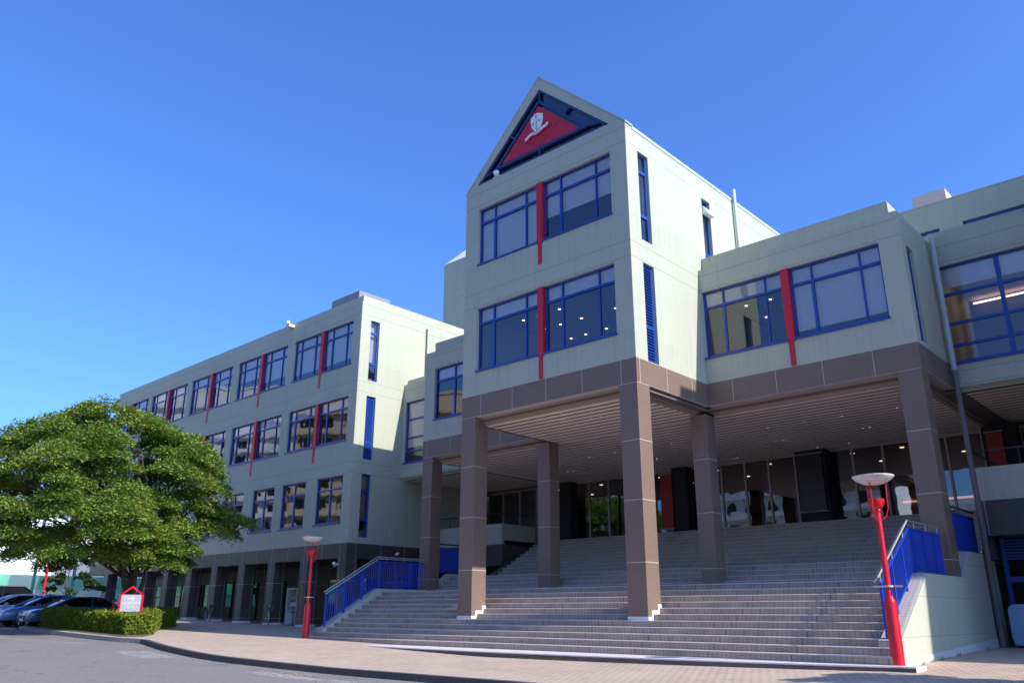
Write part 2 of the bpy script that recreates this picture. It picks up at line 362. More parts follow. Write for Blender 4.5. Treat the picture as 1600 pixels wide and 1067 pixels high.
# ------------------------------------------------------------------ geometry helpers
ORG = {}
class MB:
    def __init__(s): s.v = []; s.f = []
    def quad(s, *p):
        i = len(s.v); s.v += [tuple(q) for q in p]; s.f.append(tuple(range(i, i+len(p)))); return s
    def box(s, x0, x1, y0, y1, z0, z1):
        if x0 > x1: x0, x1 = x1, x0
        if y0 > y1: y0, y1 = y1, y0
        if z0 > z1: z0, z1 = z1, z0
        i = len(s.v)
        s.v += [(x0, y0, z0), (x1, y0, z0), (x1, y1, z0), (x0, y1, z0), (x0, y0, z1), (x1, y0, z1), (x1, y1, z1), (x0, y1, z1)]
        for q in ((3, 2, 1, 0), (4, 5, 6, 7), (0, 1, 5, 4), (1, 2, 6, 5), (2, 3, 7, 6), (3, 0, 4, 7)): s.f.append(tuple(i+k for k in q))
        return s
    def prism(s, poly, off):
        """poly: 3d points (planar), extruded by vector off"""
        n = len(poly); i = len(s.v)
        s.v += [tuple(p) for p in poly]; s.v += [tuple(p[k]+off[k] for k in range(3)) for p in poly]
        s.f.append(tuple(range(i+n-1, i-1, -1))); s.f.append(tuple(range(i+n, i+2*n)))
        for k in range(n): s.f.append((i+k, i+(k+1) % n, i+n+(k+1) % n, i+n+k))
        return s
    def tube(s, p0, p1, r0, r1=None, n=10, caps=True):
        r1 = r0 if r1 is None else r1
        p0 = Vector(p0); p1 = Vector(p1); d = (p1-p0).normalized()
        a = d.orthogonal().normalized(); b = d.cross(a); i = len(s.v)
        for p, r in ((p0, r0), (p1, r1)):
            for k in range(n):
                t = 2*math.pi*k/n; s.v.append(tuple(p+a*r*math.cos(t)+b*r*math.sin(t)))
        for k in range(n): s.f.append((i+k, i+(k+1) % n, i+n+(k+1) % n, i+n+k))
        if caps: s.f.append(tuple(range(i+n-1, i-1, -1))); s.f.append(tuple(range(i+n, i+2*n)))
        return s
    def path(s, pts, r, n=8):
        for a, b in zip(pts[:-1], pts[1:]): s.tube(a, b, r if not callable(r) else r(a), r if not callable(r) else r(b), n)
        return s
    def lathe(s, prof, c=(0, 0, 0), n=24):
        i = len(s.v)
        for r, z in prof:
            for k in range(n):
                t = 2*math.pi*k/n; s.v.append((c[0]+r*math.cos(t), c[1]+r*math.sin(t), c[2]+z))
        for j in range(len(prof)-1):
            for k in range(n): s.f.append((i+j*n+k, i+j*n+(k+1) % n, i+(j+1)*n+(k+1) % n, i+(j+1)*n+k))
        return s
    def torus(s, c, R, r, axis='x', n=20, m_=6):
        i = len(s.v)
        for k in range(n):
            t = 2*math.pi*k/n
            for j in range(m_):
                u = 2*math.pi*j/m_; a = (R+r*math.cos(u)); o = r*math.sin(u)
                q = (o, a*math.cos(t), a*math.sin(t)) if axis == 'x' else (a*math.cos(t), o, a*math.sin(t))
                s.v.append((c[0]+q[0], c[1]+q[1], c[2]+q[2]))
        for k in range(n):
            for j in range(m_):
                s.f.append((i+k*m_+j, i+((k+1) % n)*m_+j, i+((k+1) % n)*m_+(j+1) % m_, i+k*m_+(j+1) % m_))
        return s
    def mesh(s, name, mat, org=(0, 0, 0), smooth=False, recalc=True):
        me = D.meshes.new(name)
        me.from_pydata([(x-org[0], y-org[1], z-org[2]) for x, y, z in s.v], [], s.f)
        if mat: me.materials.append(MAT[mat])
        if recalc:
            bm = bmesh.new(); bm.from_mesh(me); bmesh.ops.recalc_face_normals(bm, faces=bm.faces); bm.to_mesh(me); bm.free()
        if smooth:
            me.shade_smooth()
        me.update(); return me
    def build(s, name, mat, parent=None, smooth=False, recalc=True, bevel=0, loc=None):
        org = loc if loc is not None else (ORG.get(parent.name, (0, 0, 0)) if parent else (0, 0, 0))
        me = s.mesh(name, mat, org, smooth, recalc)
        o = D.objects.new(name, me); C.objects.link(o)
        if parent:
            o.parent = parent
            po = ORG.get(parent.name, (0, 0, 0))
            if loc is not None: o.location = [loc[k]-po[k] for k in range(3)]
        elif loc is not None: o.location = loc
        ORG[o.name] = tuple(org)
        if bevel:
            b = o.modifiers.new('bevel', 'BEVEL'); b.width = bevel; b.segments = 2; b.limit_method = 'ANGLE'
        return o
def thing(name, label, cat, loc=(0, 0, 0), group=None, rz=0.0):
    o = D.objects.new(name, None); C.objects.link(o); o.location = loc; o.rotation_euler[2] = rz
    ORG[o.name] = tuple(loc) if rz == 0 else (0, 0, 0)
    o['label'] = label; o['category'] = cat
    if group: o['group'] = group
    o.empty_display_size = 0.3
    return o
def tag(o, label=None, cat=None, group=None, kind=None):
    if label: o['label'] = label
    if cat: o['category'] = cat
    if group: o['group'] = group
    if kind: o['kind'] = kind
    return o
def struct(o): o['kind'] = 'structure'; return o
def add(mesh, name, parent, loc=(0, 0, 0), rz=0):
    """object at a local location under parent"""
    o = D.objects.new(name, mesh); C.objects.link(o); o.parent = parent; o.location = loc; o.rotation_euler[2] = rz
    return o
def add_w(mesh, name, parent, loc, rz=0):
    po = ORG.get(parent.name, (0, 0, 0))
    return add(mesh, name, parent, [loc[k]-po[k] for k in range(3)], rz)

def T_front(y0): return lambda a, d, z: (a, y0+d, z)
def T_east(x0): return lambda a, d, z: (x0-d, a, z)      # wall facing +x
def T_west(x0): return lambda a, d, z: (x0+d, a, z)
def wall_holes(mb, T, a0, a1, z0, z1, holes, th=0.32):
    """a wall slab with rectangular openings, outer face at depth 0"""
    A = sorted({a0, a1, *[h[0] for h in holes], *[h[1] for h in holes]}); A = [a for a in A if a0-1e-6 <= a <= a1+1e-6]
    Z = sorted({z0, z1, *[h[2] for h in holes], *[h[3] for h in holes]}); Z = [z for z in Z if z0-1e-6 <= z <= z1+1e-6]
    na, nz = len(A)-1, len(Z)-1
    def solid(i, j):
        if i < 0 or j < 0 or i >= na or j >= nz: return False
        ca, cz = (A[i]+A[i+1])/2, (Z[j]+Z[j+1])/2
        return not any(h[0] < ca < h[1] and h[2] < cz < h[3] for h in holes)
    for i in range(na):
        for j in range(nz):
            if not solid(i, j): continue
            l, r, b, t = A[i], A[i+1], Z[j], Z[j+1]
            mb.quad(T(l, 0, b), T(r, 0, b), T(r, 0, t), T(l, 0, t))
            mb.quad(T(l, th, b), T(l, th, t), T(r, th, t), T(r, th, b))
            if not solid(i-1, j): mb.quad(T(l, 0, b), T(l, 0, t), T(l, th, t), T(l, th, b))
            if not solid(i+1, j): mb.quad(T(r, 0, b), T(r, th, b), T(r, th, t), T(r, 0, t))
            if not solid(i, j-1): mb.quad(T(l, 0, b), T(l, th, b), T(r, th, b), T(r, 0, b))
            if not solid(i, j+1): mb.quad(T(l, 0, t), T(r, 0, t), T(r, th, t), T(l, th, t))
    return mb

# window unit in local coordinates: x along, y inward, z up (origin bottom left of the opening)
WM = {}
def win_mesh(w, h, mulls, trans, fr=0.065, dep=0.16, topmulls=None, thick=0.09):
    key = (round(w, 3), round(h, 3), tuple(mulls), tuple(trans), fr, dep)
    if key in WM: return WM[key]
    f = MB(); y0, y1 = dep-0.05, dep+0.05
    f.box(0, w, y0, y1, 0, fr*1.3); f.box(0, w, y0, y1, h-fr, h)
    f.box(0, fr, y0, y1, fr*1.3, h-fr); f.box(w-fr, w, y0, y1, fr*1.3, h-fr)
    f.box(-0.03, w+0.03, -0.05, 0.105, -0.07, -0.004)          # sill
    zs = [fr*1.3]+sorted(trans)+[h-fr]
    for t in trans: f.box(fr, w-fr, y0, y1, t-thick/2, t+thick/2)
    for k in range(len(zs)-1):
        lo = zs[k]+(thick/2 if k else 0); hi = zs[k+1]-(thick/2 if k+1 < len(zs)-1 else 0)
        for i, mm in enumerate(mulls):
            wd = 0.045 if (k == len(zs)-2 and trans) else (0.09 if i == 0 else 0.05)
            f.box(mm-wd/2, mm+wd/2, y0+0.004, y1-0.004, lo, hi)
    fm = f.mesh('window_frame', 'blue')
    g = MB().quad((fr, dep, fr), (w-fr, dep, fr), (w-fr, dep, h-fr), (fr, dep, h-fr))
    gm = g.mesh('pane', 'glass', recalc=False)
    WM[key] = (fm, gm); return WM[key]
BLM = {}
def blind_mesh(w, h, z0):
    key = (round(w, 2), round(h, 2), round(z0, 2))
    if key not in BLM: BLM[key] = MB().box(0.05, w-0.05, 0.225, 0.235, z0, h-0.03).mesh('blind', 'blind')
    return BLM[key]
def window(parent, T, a, z, w, h, mulls=(), trans=(), blind=None, rz=0, left=None):
    fm, gm = win_mesh(w, h, mulls, trans)
    p = T(a, 0, z)
    o = add_w(fm, 'window', parent, p, rz)
    add(gm, 'pane', o)
    if blind is not None: add(blind_mesh(w, h, h*(1-blind)), 'blind', o)
    return o
def fin(parent, a, y, ztop, zmid, zbot, w=0.275):
    mb = MB().box(a-w/2, a+w/2, y-0.035, y+0.10, zmid, ztop-0.005).box(a-w*0.32, a+w*0.32, y-0.03, y-0.003, zbot, zmid)
    return mb.build('red_fin', 'red', parent, loc=(a, y, zmid))

# ------------------------------------------------------------------ ground
def G(x, y):
    c = .007+.028*min(1, max(0, (x+8)/16)); yy = min(8, max(-6, y+2.7))
    return .42+.022*min(40, max(0, -x))+c*yy
def lin(a, b, n): return [a+(b-a)*i/n for i in range(n+1)]
gm_ = MB()
xs = sorted(set([-600, -300, -150, -80, -60]+lin(-50, 40, 60)+[60, 120, 300, 600])); ys = sorted(set([-600, -200, -90, -50]+lin(-30, 24, 36)+[50, 120, 400, 900]))
nx = len(xs)
for y in ys:
    for x in xs: gm_.v.append((x, y, G(x, y)-0.15))
for j in range(len(ys)-1):
    for i in range(nx-1): gm_.f.append((j*nx+i, j*nx+i+1, (j+1)*nx+i+1, (j+1)*nx+i))
struct(gm_.build('road', 'asphalt', recalc=False, smooth=True))
# pavement: from the kerb curve back to the buildings
KERB = [(-26.3, -7.0), (-22, -7.25), (-18, -7.3), (-15.2, -7.25), (-13.3, -7.0), (-11.71, -7.35), (-10.2, -7.75), (-8.7, -8.1), (-7.18, -8.35), (-5.8, -8.5), (-4.3, -8.52), (-2.25, -8.31), (-.7, -8.1), (.87, -7.95), (3.5, -7.75), (5.67, -7.6), (9, -7.45), (14, -7.3), (22, -7.2), (40, -7.2)]
def smooth_curve(P, n=6):
    out = []
    for i in range(len(P)-1):
        p0 = P[max(0, i-1)]; p1 = P[i]; p2 = P[i+1]; p3 = P[min(len(P)-1, i+2)]
        for k in range(n):
            t = k/n
            out.append(tuple(0.5*((2*p1[c])+(-p0[c]+p2[c])*t+(2*p0[c]-5*p1[c]+4*p2[c]-p3[c])*t*t+(-p0[c]+3*p1[c]-3*p2[c]+p3[c])*t**3) for c in range(2)))
    out.append(P[-1]); return out
KC = smooth_curve(KERB, 5)
def inset(P, d):
    out = []
    for i, p in enumerate(P):
        a = P[max(0, i-1)]; b = P[min(len(P)-1, i+1)]
        t = Vector((b[0]-a[0], b[1]-a[1])).normalized(); n = Vector((-t.y, t.x)); out.append((p[0]+n.x*d, p[1]+n.y*d))
    return out
KI = inset(KC, 0.16)
pm = MB(); rows = 14
for i, (x, y) in enumerate(KI):
    xb = min(max(x, -60), 60)
    for j in range(rows+1):
        t = (j/rows)**1.5; yy = y+(24-y)*t; pm.v.append((x, yy, G(x, yy)))
for i in range(len(KI)-1):
    for j in range(rows): pm.f.append((i*(rows+1)+j, (i+1)*(rows+1)+j, (i+1)*(rows+1)+j+1, i*(rows+1)+j+1))
# ground left of the parking (west apron by the long building)
for (x0, x1) in ((-60, -45), (-45, -36), (-36, KI[0][0])):
    for (y0, y1) in ((-1.2, 4), (4, 12), (12, 24)):
        pm.quad((x0, y0, G(x0, y0)), (x1, y0, G(x1, y0)), (x1, y1, G(x1, y1)), (x0, y1, G(x0, y1)))
struct(pm.build('pavement', 'paver', recalc=False, smooth=True))
kb_dark = MB(); kb_pale = MB()
for i in range(len(KC)-1):
    a, b, c, d_ = KC[i], KC[i+1], KI[i+1], KI[i]
    a = Vector(a); b = Vector(b); c = Vector(c); d_ = Vector(d_)
    kb = kb_pale if a.x < -13.6 else kb_dark
    L = (b-a).length; n = max(1, round(L/0.6))
    for k in range(n):
        g0, g1 = k/n+0.008/L, (k+1)/n-0.008/L
        p = [a.lerp(b, g0), a.lerp(b, g1), d_.lerp(c, g1), d_.lerp(c, g0)]
        bot = [(q.x, q.y, G(q.x, q.y)-0.2) for q in p]; top = [(q.x, q.y, G(q.x, q.y)+0.006) for q in p]
        j = len(kb.v); kb.v += bot+top
        for q in ((3, 2, 1, 0), (4, 5, 6, 7), (0, 1, 5, 4), (1, 2, 6, 5), (2, 3, 7, 6), (3, 0, 4, 7)): kb.f.append(tuple(j+z for z in q))
struct(kb_dark.build('kerb', 'kerb')); struct(kb_pale.build('kerb', 'concrete'))
# faded road paint
mk = MB()
def strip(mb, pts, w, dz=0.006):
    for a, b in zip(pts[:-1], pts[1:]):
        a = Vector(a); b = Vector(b); n = Vector((-(b-a).y, (b-a).x)).normalized()*w/2
        q = [a+n, a-n, b-n, b+n]
        mb.quad(*[(p.x, p.y, G(p.x, p.y)-0.15+dz) for p in q])
strip(mk, [(-40, -10.8), (-28, -10.3), (-17.7, -9.5), (-14.2, -8.5)], 0.28)
strip(mk, [(-9.6, -8.9), (-8.2, -9.2), (-6.6, -9.25)], 1.0)
strip(mk, [(-1.6, -9.25), (0.2, -9.15), (1.6, -9.0), (3.4, -8.8)], 0.55, 0.010)
struct(mk.build('road_marking', 'marking', recalc=False))
sm = MB()
SB = [(-26, -6.8), (-15.3, -6.9), (-14.9, -6.2), (-16.4, -5.1), (-18.6, -4.2), (-24.2, -0.2), (-27, -0.2)]
sm.quad(*[(x, y, G(x, y)+0.012) for x, y in SB]); struct(sm.build('planting_bed', 'soil', recalc=False))

# ------------------------------------------------------------------ central building
CB = thing('entrance_building', 'pale green entrance building with gabled tower and red fins above the stairs', 'building', (0, 6, 0.6))
Z1, Z1T, Z2, Z2T = 10.37, 12.90, 14.78, 17.22      # window levels
TF = T_front(0.0)
# tower front: rectangle part
mb = MB(); H = [(-3.27, 3.30, Z1, Z1T), (-3.27, 3.30, Z2, Z2T)]
wall_holes(mb, TF, -4, 4, 9.40, 18.15, H)
# gable ring
apex = 21.99
outer = [(-4, 18.15), (0, apex), (4, 18.15)]
inner = [(-3.4, 18.35), (0, 21.42), (3.3, 18.35)]
def ring(mb, o, i, y0, y1):
    n = len(o)
    for k in range(n):
        a, b, c, d = o[k], o[(k+1) % n], i[(k+1) % n], i[k]
        mb.quad((a[0], y0, a[1]), (b[0], y0, b[1]), (c[0], y0, c[1]), (d[0], y0, d[1]))
        mb.quad((a[0], y1, a[1]), (d[0], y1, d[1]), (c[0], y1, c[1]), (b[0], y1, b[1]))
        mb.quad((d[0], y0, d[1]), (c[0], y0, c[1]), (c[0], y1, c[1]), (d[0], y1, d[1]))
        if k < 2: mb.quad((a[0], y0, a[1]), (a[0], y1, a[1]), (b[0], y1, b[1]), (b[0], y0, b[1]))
ring(mb, outer, inner, 0, 0.4)
# side walls
LV = [(0.70, 1.36, 9.42, 12.94), (0.70, 1.36, 13.80, 17.27), (5.10, 5.74, 13.80, 17.17)]
wall_holes(mb, T_east(4.0), 0.32, 16, 9.40, 18.15, LV)
wall_holes(mb, T_west(-4.0), 0.32, 16, 9.40, 18.15, [])
mb.build('tower_wall', 'wall', CB)
# tower roof
rf = MB()
for s in (-1, 1):
    rf.prism([(s*4.02, 0.4, 18.151), (s*4.02, 16.05, 18.151), (0, 16.05, apex+0.001), (0, 0.4, apex+0.001)], (0, 0, -0.12))
rf.build('roof', 'pipe', CB)
tr_ = MB()
for s in (-1, 1):   # metal coping on the gable edge
    tr_.prism([(s*4.04, -0.03, 18.12), (0, -0.03, apex-0.01), (0, -0.03, apex+0.05), (s*4.04, -0.03, 18.18)], (0, 0.45, 0))
tr_.build('coping', 'pipe', CB)
# gable glazing
gl = MB(); gl.quad((inner[0][0], 0.3, inner[0][1]), (inner[2][0], 0.3, inner[2][1]), (inner[1][0], 0.3, inner[1][1]))
go_ = gl.build('gable_window', 'glass_dark', CB, recalc=False); go_.location.y -= 0.15
gb = MB(); gb.quad((-3.6, 0.9, 18.1), (3.6, 0.9, 18.1), (0, 0.9, 21.6)); gb.build('gable_lining', 'gable_blue', go_, recalc=False)
fr = MB()
def bar2(mb, a, b, w, y0, y1):
    a = Vector((a[0], a[1])); b = Vector((b[0], b[1])); n = Vector((-(b-a).y, (b-a).x)).normalized()*w/2
    q = [a+n, b+n, b-n, a-n]; mb.prism([(p.x, y0, p.y) for p in q], (0, y1-y0, 0))
redT = [(-2.02, 18.83), (1.93, 18.80), (-0.05, 20.68)]
bar2(fr, (-2.40, 18.74), (2.30, 18.74), 0.11, 0.16, 0.28)
bar2(fr, (-2.36, 18.70), (-0.04, 20.88), 0.12, 0.162, 0.278); bar2(fr, (2.27, 18.70), (-0.04, 20.88), 0.12, 0.164, 0.276)
for (a, b) in (((-0.02, 20.92), (0, 21.35)), ((-2.33, 18.75), (-3.0, 18.6)), ((2.25, 18.75), (2.95, 18.6)), ((-0.02, 18.75), (-0.02, 18.36)), ((-1.3, 19.75), (-1.62, 19.95)), ((1.25, 19.75), (1.55, 19.95))):
    bar2(fr, a, b, 0.07, 0.17, 0.27)
for (p_, q_) in ((inner[0], inner[1]), (inner[2], inner[1]), (inner[0], inner[2])): bar2(fr, (p_[0]*0.985, p_[1]+(0.03 if p_ is inner[0] and q_ is inner[2] else -0.02)), (q_[0]*0.985, q_[1]+(0.03 if q_ is inner[2] else -0.03)), 0.11, 0.18, 0.26)
fr.build('gable_frame', 'navy', go_)
rp = MB(); rp.prism([(x, 0.17, z) for x, z in redT], (0, 0.06, 0))
rpo = rp.build('red_panel', 'red', go_)
jn = MB(); bar2(jn, (-1.32, 19.62), (0.0, 18.82), 0.025, 0.163, 0.169); bar2(jn, (1.12, 19.68), (0.0, 18.82), 0.025, 0.1625, 0.1685)
jn.build('panel_joint', 'red_dark', rpo)
# crest
sh = [(-0.36, 20.18), (-0.27, 20.21), (-0.20, 20.27), (-0.09, 20.30), (0.02, 20.27), (0.08, 20.22), (0.18, 20.20), (0.19, 19.98), (0.15, 19.78), (0.07, 19.60), (-0.09, 19.44), (-0.25, 19.60), (-0.33, 19.78), (-0.37, 19.98)]
cr = MB(); cr.prism([(x*1.06, 0.10, z+0.03) for x, z in sh], (0, 0.065, 0)); cro = cr.build('crest_shield', 'white_paint', rpo)
rb = MB()
rib = [(-0.66, 19.34), (-0.58, 19.36), (-0.44, 19.44), (-0.27, 19.47), (-0.09, 19.41), (0.09, 19.47), (0.26, 19.55), (0.42, 19.56), (0.50, 19.66)]
for k, (a, b) in enumerate(zip(rib[:-1], rib[1:])): bar2(rb, a, b, 0.11, 0.07+0.0006*k, 0.095+0.0006*k)
rbo = rb.build('crest_ribbon', 'white_paint', rpo)
MB().prism([(-0.11, 0.092, 20.14), (-0.07, 0.092, 20.14), (-0.055, 0.092, 19.72), (-0.125, 0.092, 19.72)], (0, 0.007, 0)).build('crest_stroke', 'roof_pink', cro)
MB().prism([(-0.105, 0.091, 19.68), (-0.075, 0.091, 19.68), (-0.085, 0.091, 19.52), (-0.095, 0.091, 19.52)], (0, 0.007, 0)).build('crest_mark', 'dark_metal', cro)
for cx, cz in ((-0.10, 20.20), (-0.26, 19.90), (0.06, 19.96)):
    pts_ = [(cx+0.03, cz+0.05), (cx-0.03, cz+0.03), (cx-0.035, cz-0.03), (cx+0.02, cz-0.05), (cx+0.05, cz-0.02)]
    cm = MB(); cm.path([(x, 0.097, z) for x, z in pts_], 0.009, 5); cm.build('crest_mark', 'dark_metal', cro)
for k in range(8):
    x = -0.27+0.05*k; zc = 19.455-0.035*math.cos((x+0.09)*8); MB().box(x, x+0.018, 0.064, 0.0695, zc-0.02, zc+0.025).build('crest_letter', 'roof_grey', rbo)
# small lamp in the gable
ls = MB().tube((-2.35, 0.1, 18.42), (-2.2, -0.12, 18.5), 0.09, 0.12).box(-2.5, -2.1, 0.0, 0.1, 18.36, 18.40)
ls.build('floodlight', 'white_paint', CB)

# tower windows
def pair(parent, T, a0, a1, z0, z1, fin_a, blinds, lm=(0.80, 2.46), rm=(0.79, 2.42), tz=None, y=0, finbot=None):
    half = 0.136; h = z1-z0; tz = tz or h-0.63
    wl = fin_a-half-a0; wr = a1-fin_a-half
    window(parent, T, a0, z0, wl, h, lm, (tz,), blinds[0])
    window(parent, T, fin_a+half, z0, wr, h, rm, (tz,), blinds[1])
    fin(parent, fin_a, y, z1, z0-0.12, finbot if finbot else z0-0.95)
pair(CB, TF, -3.27, 3.30, Z2, Z2T, 0.0, (0.97, 0.62))
pair(CB, TF, -3.27, 3.30, Z1, Z1T, 0.0, (0.25, 0.25))
def slit_window(parent, T, a, z, w, h, rz, louvre=False, trans=(1.0, 2.75)):
    f = MB(); d0, d1 = 0.10, 0.18; fr_ = 0.08
    f.box(0, w, d0, d1, 0, fr_); f.box(0, w, d0, d1, h-fr_, h); f.box(0, fr_, d0, d1, fr_, h-fr_); f.box(w-fr_, w, d0, d1, fr_, h-fr_)
    for t in trans: f.box(fr_, w-fr_, d0-0.01, d1-0.01, t-0.06, t+0.06)
    o = add_w(f.mesh('slit_window' if not louvre else 'louvre', 'blue'), 'louvre' if louvre else 'slit_window', parent, T(a, 0, z), rz)
    if louvre:
        s = MB(); n = int((h-0.15)/0.10)
        for k in range(n):
            zz = 0.08+k*(h-0.16)/n
            s.prism([(fr_, d0-0.02, zz), (fr_, d0-0.008, zz), (fr_, d0+0.052, zz+0.085), (fr_, d0+0.04, zz+0.085)], (w-2*fr_, 0, 0))
        add(s.mesh('slats', 'blue'), 'slats', o)
        add(MB().quad((0, d1+.02, 0), (w, d1+.02, 0), (w, d1+.02, h), (0, d1+.02, h)).mesh('louvre_back', 'blue', recalc=False), 'louvre_back', o)
    else:
        add(MB().quad((fr_, 0.14, fr_), (w-fr_, 0.14, fr_), (w-fr_, 0.14, h-fr_), (fr_, 0.14, h-fr_)).mesh('pane', 'glass', recalc=False), 'pane', o)
        add(MB().box(0.02, w-0.02, 0.36, 0.37, h*0.3, h-0.02).mesh('blind', 'curtain'), 'blind', o)
    return o
R90 = math.pi/2
TE4 = T_east(4.0)
slit_window(CB, TE4, 0.70, 13.80, 0.66, 3.47, R90)
slit_window(CB, TE4, 5.10, 13.80, 0.64, 3.37, R90)
slit_window(CB, TE4, 0.70, 9.42, 0.66, 3.52, R90, louvre=True, trans=(1.25,))
MB().prism([(4.0, 5.12, 16.45), (4.0, 5.12, 16.78), (4.05, 5.12, 16.78), (4.22, 5.12, 16.45)], (0, 0.6, 0)).build('vent_hood', 'white_paint', CB)
pp = MB().tube((4.12, 7.75, 13.9), (4.12, 7.75, 18.55), 0.07); pp.build('rain_pipe', 'pipe', CB, smooth=True)

# wings (front plane y=4.42)
Y2 = 4.42; TW = T_front(Y2)
wm = MB(); wm2 = MB()
wall_holes(wm, TW, 4.0, 11.15, 9.40, 13.80, [(4.07, 10.47, Z1, Z1T)])
wall_holes(wm2, TW, -11.3, -4.0, 9.40, 13.80, [(-10.6, -4.10, Z1, Z1T)])
wall_holes(wm, T_east(11.15), Y2+0.32, 12.2, 9.40, 13.80, [(4.86, 5.48, 9.55, 12.76)])
wall_holes(wm2, T_west(-11.3), Y2+0.32, 12.2, 9.40, 13.80, [])
wm.build('wing_wall', 'wall', CB); wm2.build('wing_wall', 'wall', CB)
for a_, b_, c_, d_ in ((4.0, 10.83, 4.0, 11.13), (-10.98, -4.0, -11.28, -4.0)):
    MB().box(a_, b_, Y2+0.3, 12.2, 13.80, 14.37).build('parapet', 'wall', CB)
    MB().box(c_, d_, Y2+0.325, 12.18, 13.45, 13.795).build('wing_roof', 'wall', CB)
pair(CB, TW, 4.07, 10.47, Z1, Z1T, 7.28, (0.25, 0.90), lm=(0.79, 2.42), rm=(0.75, 2.36), y=Y2, finbot=9.43)
pair(CB, TW, -10.6, -4.10, Z1, Z1T, -7.3, (0.25, 0.25), lm=(1.3,), rm=(0.8, 2.2), y=Y2, finbot=9.43)
slit_window(CB, T_east(11.15), 4.86, 9.55, 0.62, 3.21, R90, trans=(1.0,))
# brown beam band
bb = MB(); 
bb.box(-4, 4, 0, 0.30, 8.58, 9.40)
bb.box(3.7, 4.0, 0.30, Y2-0.004, 8.58, 9.40); bb.box(-4.0, -3.7, 0.30, Y2-0.004, 8.58, 9.40)
bb.box(4.0, 11.15, Y2, Y2+0.3, 8.58, 9.40); bb.box(-11.3, -4.0, Y2, Y2+0.3, 8.58, 9.40)
bb.box(10.85, 11.15, Y2+0.3, 7.70, 8.58, 9.40); bb.box(-11.3, -11.0, Y2+0.3, 7.70, 8.58, 9.40)
bb.box(-4.0, -3.6, Y2+0.3, 12, 8.6, 9.4)
bb.build('beam_band', 'brown_band', CB)
# stepped soffit trim
st = MB()
def trim(x0, x1, y0, y1):
    for k in range(3):
        i0, z = 0.30+0.11*k, 8.58-0.075*k
        e = 0.11
        st.box(x0+i0, x1-i0, y0+i0, y0+i0+e, z-0.075, z+0.10); 
        st.box(x1-i0-e, x1-i0, y0+i0+e, y1-i0, z-0.075, z+0.10); st.box(x0+i0, x0+i0+e, y0+i0+e, y1-i0, z-0.075, z+0.10)
trim(-4, 4, 0, Y2+0.9)
trim(-11.3, -4.0+0.63, Y2, 14.2); trim(4.0-0.63, 11.15, Y2, 14.2)
st.build('soffit_trim', 'soffit_trim', CB)
# slatted soffit
sf = MB()
def slats(x0, x1, y0, y1, z=8.335, p=0.42, wd=0.27):
    y = y0
    while y < y1-0.02:
        sf.box(x0, x1, y, y+wd, z, z+0.012); y += p
slats(-3.37, 3.37, 0.63, Y2+0.62)
slats(-10.67, 10.52, Y2+0.63, 14.0)
slats(-16.7, -11.32, 8.3, 14.0, 8.5); slats(11.17, 16.7, 8.3, 14.0, 8.5)
sf.build('soffit', 'soffit', CB)
sb_ = MB(); sb_.box(-3.9, 3.9, 0.33, Y2+0.3, 8.44, 8.5); sb_.box(-11, 10.84, Y2+0.31, 14, 8.445, 8.5)
sb_.box(-16.8, -11.32, 7.99, 14, 8.57, 8.65); sb_.box(11.17, 16.8, 7.99, 14, 8.57, 8.65)
sb_.build('soffit_backing', 'soffit_gap', CB)
MB().box(-16.8, 16.8, 14.07, 14.3, 8.25, 8.72).build('soffit_end', 'soffit_gap', CB)
MB().box(10.6, 11.3, 7.72, 14.0, 8.46, 8.54).build('soffit_backing', 'soffit_gap', CB); MB().box(-11.4, -10.75, 7.72, 14.0, 8.46, 8.54).build('soffit_backing', 'soffit_gap', CB)
# recessed downlights
dlm = MB().lathe([(0.0, -0.012), (0.015, -0.012), (0.022, -0.004), (0.024, 0.0)], n=10).mesh('downlight', 'lit_white')
for x, y in [(-0.41, 1.68), (0.12, 0.95), (0.5, 2.2), (0.85, 2.25), (0.11, 8.16), (-4.33, 8.3), (-2.81, 8.22), (-2.89, 10.9), (-2.4, 10.9), (-2.2, 10.6), (3.03, 8.07), (5.9, 7.94), (7.31, 7.97), (4.49, 7.98), (3.58, 10.58), (3.84, 10.63), (7.11, 10.5), (7.39, 10.45), (4.27, 13.0), (0.31, 13.1), (0.6, 12.9), (9.2, 8.0), (8.9, 10.6), (9.2, 10.4), (-6.2, 8.3), (-7.5, 10.7), (-7.2, 10.8), (-8.8, 8.3), (5.6, 13.0), (8.1, 13.0), (-5.4, 13.1)]:
    add_w(dlm, 'downlight', CB, (x, y, 8.333))
for x in (-13, -14.2, 12.6, 14.1): add_w(dlm, 'downlight', CB, (x, 10.4, 8.498))

